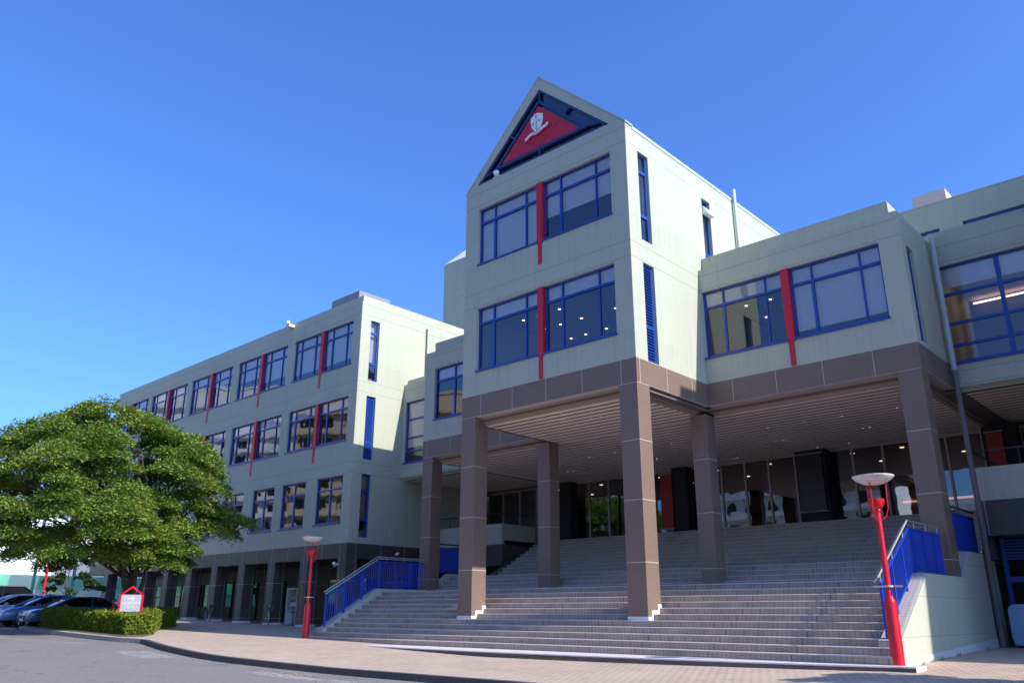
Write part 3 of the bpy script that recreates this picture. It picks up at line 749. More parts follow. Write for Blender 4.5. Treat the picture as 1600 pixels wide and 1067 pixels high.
# columns
def column(parent, x0, x1, y0, y1, z0, z1=8.34, mat='brown_column', skirt=True, zs=None):
    c = MB().box(x0, x1, y0, y1, z0, z1).build('column', mat, parent, bevel=0.012, loc=((x0+x1)/2, (y0+y1)/2, z0))
    if skirt:
        zz = zs or z0
        MB().box(x0-0.015, x1+0.015, y0-0.015, y1+0.015, zz, zz+0.09).build('skirting', 'skirting', c)
    return c
ZL = 2.47   # middle landing
RIS = (ZL-0.56)/11; TRD = 0.335
def zstep(k): return 0.56+RIS*k
def ystep(k): return 1.95-(11-k)*TRD
colA = column(CB, -4.0, -3.3, 0.0, 0.7, 1.0, 8.58, skirt=False); colB = column(CB, 3.3, 4.0, 0.0, 0.7, 1.0, 8.58, skirt=False)
for c, x0, x1 in ((colA, -4, -3.3), (colB, 3.3, 4.0)):
    s = MB(); z5 = zstep(5); 
    s.box(x0-0.015, x1+0.015, -0.018, 0.0, z5, z5+0.10)
    for sx in (x1, x0-0.015):
        s.box(sx, sx+0.015, 0.0, ystep(6)-0.0, z5, z5+0.10); s.box(sx, sx+0.015, ystep(6)-0.10, ystep(6), z5+0.10, z5+RIS+0.10)
        s.box(sx, sx+0.015, ystep(6), ystep(7), z5+RIS, z5+RIS+0.10); s.box(sx, sx+0.015, ystep(7)-0.10, ystep(7), z5+RIS+0.10, z5+2*RIS+0.1)
        s.box(sx, sx+0.015, ystep(7), 0.7, z5+2*RIS, z5+2*RIS+0.1)
    s.build('skirting', 'skirting', c)
colC = column(CB, -4.05, -3.40, Y2, Y2+0.6, ZL-0.3, 8.34, zs=ZL); colD = column(CB, 3.25, 3.86, Y2, Y2+0.6, ZL-0.3, 8.34, zs=ZL)
colE = column(CB, 10.44, 11.12, Y2+0.01, Y2+0.66, 0.5, 8.58, zs=ZL); colF = column(CB, -11.27, -10.6, Y2+0.01, Y2+0.66, 0.5, 8.58, zs=ZL)

# connector links (y=7.68)
Y3 = 7.68; TC = T_front(Y3)
for (xa, xb, sgn) in ((-16.85, -11.3, -1), (11.15, 16.85, 1)):
    mb = MB(); wx0, wx1 = (xa+0.2, xb-0.05) if sgn < 0 else (xa+0.02, xb-0.2)
    wall_holes(mb, TC, xa, xb, 8.68, 13.90, [(wx0, wx1, 9.42, 12.85)])
    mb.box(xa, xb, Y3+0.32, Y3+0.6, 13.5, 13.898)
    mb.box(xa, xb, Y3+0.25, 12.2, 13.903, 14.22)
    mb.build('link_wall', 'wall', CB)
    lip = MB()
    for k in range(3): lip.box(xa, xb, Y3+0.02+0.1*k, Y3+0.12+0.1*k, 8.60-0.06*k, 8.676)
    lip.build('link_trim', 'wall', CB)
    n = 3; ww = (wx1-wx0)/n
    for i in range(n):
        window(CB, TC, wx0+i*ww, 9.42, ww, 3.43, (ww/2,) if False else (), (0.62, 1.38, 2.42), 0.22 if sgn > 0 else 0.75)
    if sgn > 0:
        ls_ = MB()
        for yy in (9.2, 11.6): MB().box(xa+0.2, xb-0.3, yy, yy+0.09, 12.62, 12.66).build('strip_light', 'lit_strip', CB)
# main block behind
mb = MB()
wall_holes(mb, T_front(12.2), -16.8, 16.8, 8.66, 16.95, [(-10.5, -4.2, 16.05, 16.25), (4.3, 10.55, 16.05, 16.25), (11.4, 16.5, 16.05, 16.25)], 0.3)
mb.box(-16.8, 16.8, 12.5, 26, 16.4, 16.948); mb.box(-16.8, 16.8, 12.3, 26, 16.955, 17.45)
mb.box(-16.8, 16.8, 12.28, 12.5, 16.70, 16.94)
mb.build('main_wall', 'wall', CB)
for a_, b_ in ((4.3, 10.55), (11.4, 16.5)): MB().box(a_, b_, 12.3, 12.34, 16.05, 16.25).build('clerestory', 'blue', CB)
MB().box(8.8, 10.2, 16, 17.5, 17.45, 19.75).build('roof_vent', 'roof_pink', CB)
# stair tower behind the gabled tower
mb = MB(); mb.box(-20.8, -12, 14, 24, 14, 24.6); mb.build('rear_tower', 'wall', CB)
rr = MB(); e = [(-20.8, 14, 24.602), (-12, 14, 24.602), (-12, 24, 24.602), (-20.8, 24, 24.602)]; ap = (-16.4, 19, 30.2)
for k in range(4): rr.quad(e[k], e[(k+1) % 4], ap)
rr.build('rear_tower_roof', 'white_paint', CB)

# interiors
class Parts:
    def __init__(s, name, mat): s.n = name; s.m = mat
    def box(s, *a): MB().box(*a).build(s.n, s.m, CB); return s
it = Parts('room_floor', 'interior'); ic = Parts('room_ceiling', 'interior_ceiling'); idk = Parts('room_back_wall', 'interior_dark')
for (z, y1, x0, x1) in ((Z1-0.95, 11.9, -3.66, 3.66), (13.9, 11.9, -3.66, 3.66)):
    it.box(x0, x1, 0.34, y1, z, z+0.12)
    it.box(x0, x1, 8.0, 8.1, z+0.12, z+3.5)
ic.box(-3.66, 3.66, 0.34, 8.0, Z1T+0.06, Z1T+0.16); ic.box(-3.66, 3.66, 0.34, 8.0, Z2T+0.06, Z2T+0.16)
for x0, x1 in ((4.02, 10.82), (-10.97, -4.02)):
    it.box(x0, x1, Y2+0.34, 12.1, 9.42, 9.54); it.box(x0, x1, 11.0, 11.1, 9.54, 13); ic.box(x0, x1, Y2+0.34, 11.0, Z1T+0.06, Z1T+0.16)
for x0, x1 in ((11.2, 16.8), (-16.8, -11.35)):
    it.box(x0, x1, Y3+0.34, 12.1, 9.2, 9.3); idk.box(x0, x1, 11.9, 12.0, 9.3, 13.2); ic.box(x0, x1, Y3+0.34, 11.9, Z1T-0.10, Z1T+0.02)

rlm = MB().lathe([(0.0, 0.0), (0.05, 0.0), (0.055, 0.015)], n=10).mesh('ceiling_spot', 'lit')
for x in (-2.9, -2.1, -1.0, 0.7, 1.6, 2.6, 3.2):
    for y in (1.0, 2.3, 3.7, 5.4): 
        if random.random() < 0.75: add_w(rlm, 'ceiling_spot', CB, (x, y, Z1T+0.04))
for x in (4.6, 5.6, 6.6, 7.7, 9.2):
    for y in (5.4, 6.9, 8.6): add_w(rlm, 'ceiling_spot', CB, (x, y, Z1T+0.04))

# lobby behind the stair
FL = 5.18; YG = 14.0
lb = MB(); lb.box(-12, 12, 12.4, 26, FL-0.3, FL); lb.build('lobby_floor', 'lobby_floor', CB)
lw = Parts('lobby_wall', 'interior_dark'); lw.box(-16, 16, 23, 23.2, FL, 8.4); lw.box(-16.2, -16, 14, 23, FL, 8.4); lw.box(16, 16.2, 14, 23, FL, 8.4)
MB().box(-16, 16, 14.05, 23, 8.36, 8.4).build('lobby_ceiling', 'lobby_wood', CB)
mu = MB()
mxs = [-15, -13.7, -12.4, -11.2, -9.95, -8.69, -7.42, -6.15, -4.9, -3.65, -2.2, -0.85, 0.36, 1.53, 2.78, 4.05, 5.33, 6.58, 7.8, 9.02, 10.3, 11.6, 12.9, 14.2, 15.5]
for x in mxs: mu.box(x-0.045, x+0.045, YG-0.06, YG+0.06, FL, 8.33)
mu.box(-16, 16, YG-0.05, YG+0.05, 8.25, 8.33); mu.box(-16, 16, YG-0.05, YG+0.05, FL, FL+0.08)
mu.build('mullions', 'mullion', CB)
gl = MB()
for a, b in zip(mxs[:-1], mxs[1:]): gl.quad((a, YG, FL), (b, YG, FL), (b, YG, 8.3), (a, YG, 8.3))
gl.build('lobby_glass', 'glass_lobby', CB, recalc=False)
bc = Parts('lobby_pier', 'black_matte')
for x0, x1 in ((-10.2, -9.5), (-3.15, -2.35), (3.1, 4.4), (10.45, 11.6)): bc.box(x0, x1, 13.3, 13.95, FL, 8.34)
for x in (-12, -9, -5.2, -1.9, 0.9, 2.2, 4.8, 6.9, 8.3):
    for y in (15.5, 18.2): MB().lathe([(0, 0), (0.09, 0), (0.1, .02)], (x+0.3*(y > 16), y, 8.34), 10).build('lobby_light', 'lit', CB)
gw = Parts('lobby_light_strip', 'lit_soft'); gw.box(-6, -1, 22.5, 22.6, 6.0, 6.12); gw.box(4.4, 9.5, 22.6, 22.7, 6.9, 7.0)
lo_ = Parts('lobby_counter', 'interior')
for x in (-8, -5, 1, 2.2, 5.2, 8.4): lo_.box(x, x+0.9, 18, 18.6, FL, FL+random.uniform(0.8, 1.2))
# terraces on both sides
for sgn, xe, yf in ((-1, -11.15, 9.8), (1, 11.18, 7.68)):
    ts = MB(); tb = MB(); rlb = MB()
    xo = sgn*16.8
    ts.box(min(xe, xo), max(xe, xo), yf, yf+0.2, 4.95, 5.97)
    x0_, x1_ = (xe, xe+0.2) if sgn > 0 else (xe-0.2, xe)
    ts.box(x0_, x1_, yf+0.2, 12.4, 4.95, 5.97)
    ts.box(min(xe, xo), max(xe, xo), yf+0.2, 13.9, 4.95, 5.15)
    tb.box(min(xe, xo), max(xe, xo), yf+0.03, yf+0.3, 3.9, 4.948)
    tb.box(x0_+(0 if sgn > 0 else 0.0), x1_, yf+0.3, 12.4, 3.2, 4.948)
    rlb.path([(xo, yf+0.1, 6.5), (xe-sgn*(-0.1), yf+0.1, 6.5), (xe+sgn*0.1, 12.3, 6.5)], 0.03)
    for k in range(5):
        x = xe+sgn*(0.1+k*1.3); rlb.tube((x, yf+0.1, 5.97), (x, yf+0.1, 6.5), 0.02)
    ts.build('terrace_parapet', 'wall', CB); tb.build('terrace_base', 'brown_dark', CB); rlb.build('terrace_railing', 'dark_metal', CB)
# ground floor behind/below terraces
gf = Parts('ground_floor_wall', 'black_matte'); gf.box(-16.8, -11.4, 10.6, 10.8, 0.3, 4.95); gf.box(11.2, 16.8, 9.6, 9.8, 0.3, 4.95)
dr = MB(); x0 = 11.45
dr.box(x0, x0+0.12, 8.5, 8.62, 0.6, 4.0); dr.box(x0, 16.8, 8.5, 8.62, 3.88, 4.0); dr.box(x0+0.12, 16.8, 8.5, 8.62, 2.55, 2.72)
for x in (12.9, 14.3, 15.7): dr.box(x, x+0.1, 8.5, 8.62, 0.6, 3.88)
dro = dr.build('service_door_frame', 'blue', CB)
ds = MB()
for k in range(7): ds.box(x0+0.12, 12.9, 8.5, 8.53, 3.22+k*0.09, 3.27+k*0.09)
ds.build('door_louvre', 'blue', dro)
# rain pipes
for (x, y, sgn) in ((11.32, 7.35, 1), (-11.45, 7.35, -1)):
    MB().tube((x, y, 9.1), (x, y, 13.95), 0.085, n=12).tube((x, y, 11.2), (x, y, 11.3), 0.1).build('rain_pipe', 'pipe', CB, smooth=False)
    MB().tube((x, y, 0.5), (x, y, 9.1), 0.085, n=12).build('rain_pipe', 'pipe_brown', CB, smooth=False)
# banners by the entrance
BG = 'red banners hung at the entrance'
def banner(x0, x1, z0, z1, mat, label):
    b = thing('banner', label, 'banner', ((x0+x1)/2, 13.2, z0), group=BG)
    MB().box(x0, x1, 13.19, 13.21, z0, z1).build('cloth', mat, b); MB().tube((x0-0.05, 13.2, z1), (x1+0.05, 13.2, z1), 0.02).tube((x0-0.05, 13.2, z0), (x1+0.05, 13.2, z0), 0.02).build('rod', 'steel', b)
banner(-3.75, -3.1, 5.45, 8.05, 'red_dark', 'dark red banner hanging between the tall front column and the second black pier')
banner(3.2, 4.3, 5.7, 8.15, 'black', 'black banner hanging on the pier in the middle of the glass entrance')
banner(10.6, 11.15, 5.9, 8.1, 'red_dark', 'dark red banner on the pier above the right terrace parapet')

# ------------------------------------------------------------------ staircase
STN = thing('grand_staircase', 'wide tiled outdoor staircase rising under the columns to the glass entrance', 'staircase', (0, 0, 0.5))
XL, XR = -10.75, 10.75
rs = MB(); td = MB(); ns = MB()
def flight(k0, k1, z0, y0, zf, yf, xl=XL, xr=XR):
    n = k1-k0
    for i in range(n):
        z = z0+zf*(i+1); y = y0+yf*i; y2 = y0+yf*(i+1)
        rs.quad((xl, y, z-zf), (xr, y, z-zf), (xr, y, z-0.028), (xl, y, z-0.028))
        ns.prism([(xl, y-0.016, z-0.028), (xl, y-0.016, z-0.014), (xl, y-0.002, z), (xl, y+0.05, z), (xl, y+0.05, z-0.028)], (xr-xl, 0, 0))
        td.quad((xl, y+0.05, z-0.002), (xr, y+0.05, z-0.002), (xr, y2, z-0.002), (xl, y2, z-0.002))
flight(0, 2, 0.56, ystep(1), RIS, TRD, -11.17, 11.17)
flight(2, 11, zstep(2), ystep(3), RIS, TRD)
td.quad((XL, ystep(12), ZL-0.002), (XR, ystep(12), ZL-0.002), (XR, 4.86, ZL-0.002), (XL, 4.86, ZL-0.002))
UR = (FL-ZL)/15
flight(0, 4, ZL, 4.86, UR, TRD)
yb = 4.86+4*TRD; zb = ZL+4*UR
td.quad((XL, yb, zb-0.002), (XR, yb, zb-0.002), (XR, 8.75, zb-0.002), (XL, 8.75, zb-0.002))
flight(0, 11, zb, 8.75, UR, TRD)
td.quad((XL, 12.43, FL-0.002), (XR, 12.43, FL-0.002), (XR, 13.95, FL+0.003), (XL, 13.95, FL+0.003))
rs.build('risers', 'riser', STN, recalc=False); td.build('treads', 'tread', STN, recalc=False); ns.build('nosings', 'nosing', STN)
# base slab with bowed front
def bow(x): return ystep(1)-0.38-1.15*max(0, 1-(x/11.2)**2)**0.9
def gb_(x): return 0.56+0.0
N = 48; sx = [(-11.75+23.5*i/N) for i in range(N+1)]
sbm = MB(); sse = MB()
for a, b in zip(sx[:-1], sx[1:]):
    za, zb_ = 0.56, 0.56
    sbm.quad((a, bow(a), za), (b, bow(b), zb_), (b, ystep(1)+0.3, zb_), (a, ystep(1)+0.3, za))
    sbm.quad((a, bow(a), za-0.03), (b, bow(b), zb_-0.03), (b, bow(b), zb_), (a, bow(a), za))
    sse.quad((a, bow(a)+0.02, za-0.4), (b, bow(b)+0.02, zb_-0.4), (b, bow(b)+0.02, zb_-0.03), (a, bow(a)+0.02, za-0.03))
for x in (sx[0], sx[-1]): sbm.quad((x, bow(x), 0.3), (x, ystep(1)+0.3, 0.3), (x, ystep(1)+0.3, 0.56), (x, bow(x), 0.56))
sbm.build('base_slab', 'slab_edge', STN, recalc=False); sse.build('slab_face', 'slab_side', STN, recalc=False)
# flank walls
yf0, zf0 = -0.93, zstep(2)+0.13; ys1, zs1 = 1.75, ZL+0.12
def flank(s):
    xi, xo = s*10.75, s*11.2
    prof = [(yf0, 0.2), (yf0, zf0), (yf0+0.15, zf0+0.02), (ys1, zs1), (4.44, zs1), (5.0, zs1), (5.95, 3.34), (8.6, 3.34), (8.6, 0.2)]
    b = MB(); b.prism([(xo, y, z) for y, z in prof], (xi-xo, 0, 0))
    o = b.build('side_wall', 'wall_stair', STN)
    MB().prism([(xo, 8.602, 0.2), (xo, 8.602, 3.34), (xo, 8.8, 3.34), (xo, 12.35, FL-0.05), (xo, 12.35, 0.2)], (xi-xo, 0, 0)).build('side_wall', 'brown_dark', STN)
    t = MB(); e = 0.006
    for (p, q) in zip(prof[1:7], prof[2:8]):
        t.prism([(xo-s*0.06, p[0], p[1]+0.003), (xi-s*e, p[0], p[1]+0.003), (xi-s*e, q[0], q[1]+0.003), (xo-s*0.06, q[0], q[1]+0.003)], (0, 0, 0.012))
    t.prism([(xi-s*0.004, yf0-0.01, 0.5), (xi-s*0.004, yf0-0.01, zf0), (xo-s*0.0, yf0-0.01, zf0), (xo, yf0-0.01, 0.5)], (0, 0.008, 0))
    t.build('coping', 'curb_tile', o)
    # base strip
    MB().prism([(xo+s*0.012, yf0, 0.3), (xo+s*0.012, yf0, 0.62), (xo+s*0.012, 8.3, 1.0), (xo+s*0.012, 8.3, 0.3)], (-s*0.01, 0, 0)).build('plinth', 'skirting', o)
    return o
def wall_stair():
    m, nt, b = new_mat('wall_stair'); g = geo(nt); P = g.outputs['Position']; p = sep(nt, P)
    l = line(nt, p[2], 2.03, 0.92, 0.014)
    st = ramp(nt, noise(nt, 1.0, 5, mapping(nt, P, (3, 3, 0.3)), 0.65), 0.45, 0.7)
    c = mixc(nt, math_n(nt, 'MULTIPLY', st, 0.22), (0.46, 0.465, 0.37), (0.25, 0.25, 0.2))
    c = mixc(nt, math_n(nt, 'MULTIPLY', l, 0.5), c, (0.1, 0.1, 0.1))
    nt.links.new(c, b.inputs['Base Color']); b.inputs['Roughness'].default_value = 0.8
    bump(nt, b, noise(nt, 25, 4, P), 0.15)
wall_stair()
flank(1); flank(-1)
# railings
def railing(s):
    x = s*10.9
    pts = [(-0.75, zf0+0.13), (ys1, zs1+0.02), (4.40, zs1+0.02)]
    post = MB(); bal = MB(); hr = MB()
    H1 = 1.08
    def zat(y): return pts[0][1]+(pts[1][1]-pts[0][1])*(y-pts[0][0])/(pts[1][0]-pts[0][0]) if y < ys1 else pts[1][1]
    seg = [pts[0], pts[1], pts[2]]
    for (a, b) in zip(seg[:-1], seg[1:]):
        for dz in (0.06, H1): post.prism([(x-0.022, a[0], a[1]+dz), (x+0.022, a[0], a[1]+dz), (x+0.022, a[0], a[1]+dz+0.05), (x-0.022, a[0], a[1]+dz+0.05)], (0, b[0]-a[0], b[1]-a[1]))
    y = pts[0][0]; i = 0
    while y < 4.38:
        z = zat(y)
        if i % 8 == 0: post.box(x-0.03, x+0.03, y-0.03, y+0.03, z-0.1, z+H1+0.04)
        else: bal.box(x-0.022, x+0.022, y-0.009, y+0.009, z+0.09, z+H1)
        y += 0.11; i += 1
    for dx, dz in ((0, 1.30), (-s*0.09, 1.22)):
        q = [(x+dx, pts[0][0]-0.12, pts[0][1]+dz-0.06), (x+dx, ys1, pts[1][1]+dz), (x+dx, 4.4, pts[1][1]+dz)]
        hr.path(q, 0.024, 8)
    for yy in lin(-0.7, 4.2, 5): hr.tube((x, yy, zat(yy)+1.1), (x, yy, zat(yy)+1.3), 0.012, n=6)
    o = post.build('railing', 'blue_rail', STN); bal.build('balusters', 'blue_rail', o); hr.build('handrail', 'rail_steel', o)
    # upper landing panel
    up_ = MB(); z0, z1 = 3.4, 4.5
    up_.box(x-0.02, x+0.02, 5.15, 8.2, z0, z0+0.05); up_.box(x-0.02, x+0.02, 5.15, 8.2, z1-0.05, z1)
    k = 5.15
    while k <= 8.2: up_.box(x-0.012, x+0.012, k-0.03, k+0.03, z0+0.05, z1-0.05); k += 0.09
    o2 = up_.build('railing', 'blue_rail', STN); MB().path([(x, 5.1, 4.66), (x, 8.25, 4.66)], 0.03).build('handrail', 'dark_metal', o2)
railing(1); railing(-1)

# ------------------------------------------------------------------ long classroom building (left) and its twin (right, out of frame)
def classroom(s, label, y0=Y2, full=True):
    X = 16.85
    B = thing('classroom_building', label, 'building', (s*33, 10, 0.9), group='classroom wings either side of the entrance')
    def fx(a): return a if s < 0 else -a
    TB = T_front(y0)
    bays = [(-23.42, -17.58), (-30.0, -24.16), (-36.4, -30.7), (-42.75, -37.05), (-49.0, -43.3)]
    XE = -49.4
    tops = []; 
    for z0, z1 in ((14.65, 17.15), (10.38, 12.80)):
        for a0, a1 in bays: tops.append((a0, a1, z0, z1))
    gnd = []
    for a0, a1 in bays: gnd += [(a1-2.42, a1, 6.05, 8.5), (a0, a0+2.42, 6.05, 8.5)]
    def fh(h): return (min(fx(h[0]), fx(h[1])), max(fx(h[0]), fx(h[1])), h[2], h[3])
    mb = MB(); wall_holes(mb, TB, min(fx(XE), fx(-X)), max(fx(XE), fx(-X)), 5.01, 18.08, [fh(h) for h in tops+gnd])
    side = [(5.08, 5.70, 13.66, 17.13), (5.08, 5.70, 9.34, 12.79), (5.08, 5.70, 5.3, 8.55)]
    Ts = T_east(-X) if s < 0 else T_west(X)
    wall_holes(mb, Ts, y0+0.32, 22, 5.01, 18.08, side)
    mb.box(min(fx(XE), fx(XE+0.3)), max(fx(XE), fx(XE+0.3)), y0+0.32, 22, 5.01, 18.08)
    mb.box(min(fx(XE), fx(-X)), max(fx(XE), fx(-X)), 22, 22.3, 1, 18.08)
    mb.build('wall', 'wall', B)
    # parapet cap
    a, b = min(fx(XE+0.1), fx(-X-0.1)), max(fx(XE+0.1), fx(-X-0.1))
    cp = MB(); cp.box(a, b, y0+0.12, 22, 18.085, 18.50); cp.build('parapet', 'wall', B)
    # windows
    for i, (a0, a1, z0, z1) in enumerate(tops):
        m_ = (a0+a1)/2; bl = [(0.85, 0.85), (0.55, 0.75), (0.25, 0.4), (0.3, 0.25), (0.2, 0.2), (0.25, 0.25), (0.2, 0.25), (0.25, 0.2), (0.25, 0.25), (0.2, 0.2)][i % 10]
        f0, f1, fm = fx(a0), fx(a1), fx(m_)
        if f0 > f1: f0, f1 = f1, f0
        if full: pair(B, TB, f0, f1, z0, z1, fm, bl, lm=(0.62, 2.08), rm=(0.72, 2.1), y=y0)
    if full:
        for g in gnd:
            g = fh(g); window(B, TB, g[0], g[2], g[1]-g[0], g[3]-g[2], (1.2,), (1.78,), 0.0 or None)
        rz = R90 if s < 0 else -R90
        if s < 0:
            slit_window(B, Ts, 5.08, 13.66, 0.62, 3.47, rz); slit_window(B, Ts, 5.08, 9.34, 0.62, 3.45, rz, True, (0.95,)); slit_window(B, Ts, 5.08, 5.3, 0.62, 3.25, rz, trans=(0.9, 2.4))
    # band + colonnade
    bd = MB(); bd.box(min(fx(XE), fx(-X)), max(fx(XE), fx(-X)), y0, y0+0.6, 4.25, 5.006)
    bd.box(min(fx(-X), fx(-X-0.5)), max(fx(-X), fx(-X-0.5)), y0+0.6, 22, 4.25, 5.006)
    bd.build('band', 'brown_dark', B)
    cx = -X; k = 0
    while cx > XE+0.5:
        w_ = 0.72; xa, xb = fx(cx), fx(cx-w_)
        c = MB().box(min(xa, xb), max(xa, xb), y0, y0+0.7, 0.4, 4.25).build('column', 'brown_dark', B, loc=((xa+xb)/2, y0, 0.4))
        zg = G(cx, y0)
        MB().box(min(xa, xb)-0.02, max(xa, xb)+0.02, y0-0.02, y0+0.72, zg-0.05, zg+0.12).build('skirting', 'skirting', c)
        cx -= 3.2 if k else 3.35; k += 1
    # side columns
    for yy in (8.2, 12): MB().box(min(fx(-X), fx(-X-0.7)), max(fx(-X), fx(-X-0.7)), yy, yy+0.7, 0.4, 4.25).build('column', 'brown_dark', B, loc=(fx(-X-0.35), yy, 0.4))
    ins = MB(); a, b = min(fx(XE+0.35), fx(-X-0.35)), max(fx(XE+0.35), fx(-X-0.35))
    for z in (5.1, 9.4, 13.75): ins.box(a, b, y0+0.34, 21.9, z, z+0.12)
    for z in (8.7, 12.95, 17.3): ins.box(a, b, y0+0.34, 21.9, z, z+0.1)
    ins.box(a, b, 10.5, 10.6, 5.22, 17.3)
    for bx in (-23.8, -30.35, -36.7, -43.0): ins.box(fx(bx)-0.05, fx(bx)+0.05, y0+0.34, 10.5, 5.22, 17.3)
    ins.build('rooms', 'interior', B)
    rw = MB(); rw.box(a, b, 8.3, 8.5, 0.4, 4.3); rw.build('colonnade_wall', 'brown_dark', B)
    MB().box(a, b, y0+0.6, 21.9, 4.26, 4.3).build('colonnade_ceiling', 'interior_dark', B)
    if full:
        x = -18.6
        gd = MB().box(0, 0.05, -.03, .03, 0.3, 2.6).box(0.85, 0.9, -.03, .03, 0.3, 2.6).box(0.05, 0.85, -.03, .03, 2.55, 2.6).box(0.05, 0.85, -.05, .01, 0, 1.1).box(0.05, 0.85, -.03, .03, 1.8, 1.84).mesh('colonnade_window', 'interior_dark')
        gp = MB().quad((0, 0, 1.1), (.9, 0, 1.1), (.9, 0, 2.6), (0, 0, 2.6)).mesh('pane', 'glass_dim', recalc=False)
        while x > XE+2:
            for q in range(2):
                o = add_w(gd, 'colonnade_window', B, (min(fx(x), fx(x-0.9)), 8.25, 0.9)); add(gp, 'pane', o); x -= 0.95
            x -= 1.3
    if s < 0:
        MB().tube((-X+0.12, 9.2, 13.8), (-X+0.12, 9.2, 17.7), 0.07).build('rain_pipe', 'pipe', B)
        MB().box(-25.2, -22.2, 8, 10.5, 18.5, 21.3).build('roof_hood', 'roof_grey', B, bevel=0.03)
        MB().box(-24.15, -23.75, 4.1, 4.5, 18.2, 18.35).tube((-24.1, 4.2, 18.3), (-23.7, 4.0, 18.42), 0.1, n=8).build('floodlight', 'white_paint', B)
        MB().tube((-17.6, 4.3, 3.9), (-17.5, 4.15, 4.0), 0.08).box(-17.6, -17.5, 4.3, 4.42, 3.9, 4.0).build('floodlight', 'white_paint', B)
    return B
classroom(-1, 'long pale green building over a dark colonnade, left of the entrance')
classroom(1, 'pale green twin building right of the entrance, beyond the frame', 4.05, False)

# ------------------------------------------------------------------ street lamps
def street_lamp(x, y, z, label, Hs=4.3, tilt=0.0):
    z0_ = z
    o = thing('street_lamp', label, 'street lamp', (x, y, z), group='red street lamps with dish shades'); s = Hs/4.3
    def c(*p): return (x+p[0], y+p[1], z+p[2]*s)
    m = MB().lathe([(0.138, 0), (0.130, 1.28), (0.122, 1.33), (0.072, 1.44), (0.068, 1.56), (0.060, 3.38*s), (0.05, 3.42*s), (0.075, 3.44*s), (0.075, 3.47*s), (0.04, 3.49*s)], (x, y, z), 24)
    m.build('pole', 'red_lamp', o, smooth=True)
    m = MB().lathe([(0.0, 3.46*s), (0.08, 3.48*s), (0.145, 3.55*s), (0.175, 3.65*s), (0.18, 3.72*s), (0.0, 3.72*s)], (x, y, z), 24)
    m.build('lamp_cup', 'red_lamp', o)
    for k in range(3):
        t = 2*math.pi*k/3+0.5; cs, sn = math.cos(t), math.sin(t); m = MB()
        m.path([c(0.06*cs, 0.06*sn, 3.22), c(0.17*cs, 0.17*sn, 3.3), c(0.235*cs, 0.235*sn, 3.5), c(0.25*cs, 0.25*sn, 4.1)], 0.015, 6); m.build('bracket', 'red_lamp', o)
    m = MB().lathe([(0.0, 4.06*s), (0.22, 4.085*s), (0.37, 4.16*s), (0.45, 4.25*s), (0.46, 4.27*s), (0.445, 4.265*s), (0.35, 4.19*s), (0.20, 4.12*s), (0.0, 4.10*s)], (x, y, z), 32)
    m.build('dish_shade', 'bowl', o, smooth=True)
    MB().lathe([(0.075, 1.62), (0.12, 1.62), (0.12, 1.66), (0.075, 1.66)], (x, y, z), 16).tube((x-0.32, y, z+1.64), (x+0.32, y, z+1.64), 0.02).build('ring_clamp', 'steel', o)
    return o
street_lamp(11.24, -1.28, 0.56, 'nearest red street lamp, at the right foot of the stairs', 4.12)
street_lamp(-11.15, -1.42, 0.56, 'red street lamp at the left end of the staircase, by the colonnade', 4.0)
street_lamp(-34.8, -3.4, 1.1, 'distant red street lamp rising behind the parked cars, its top hidden by the tree', 4.6)

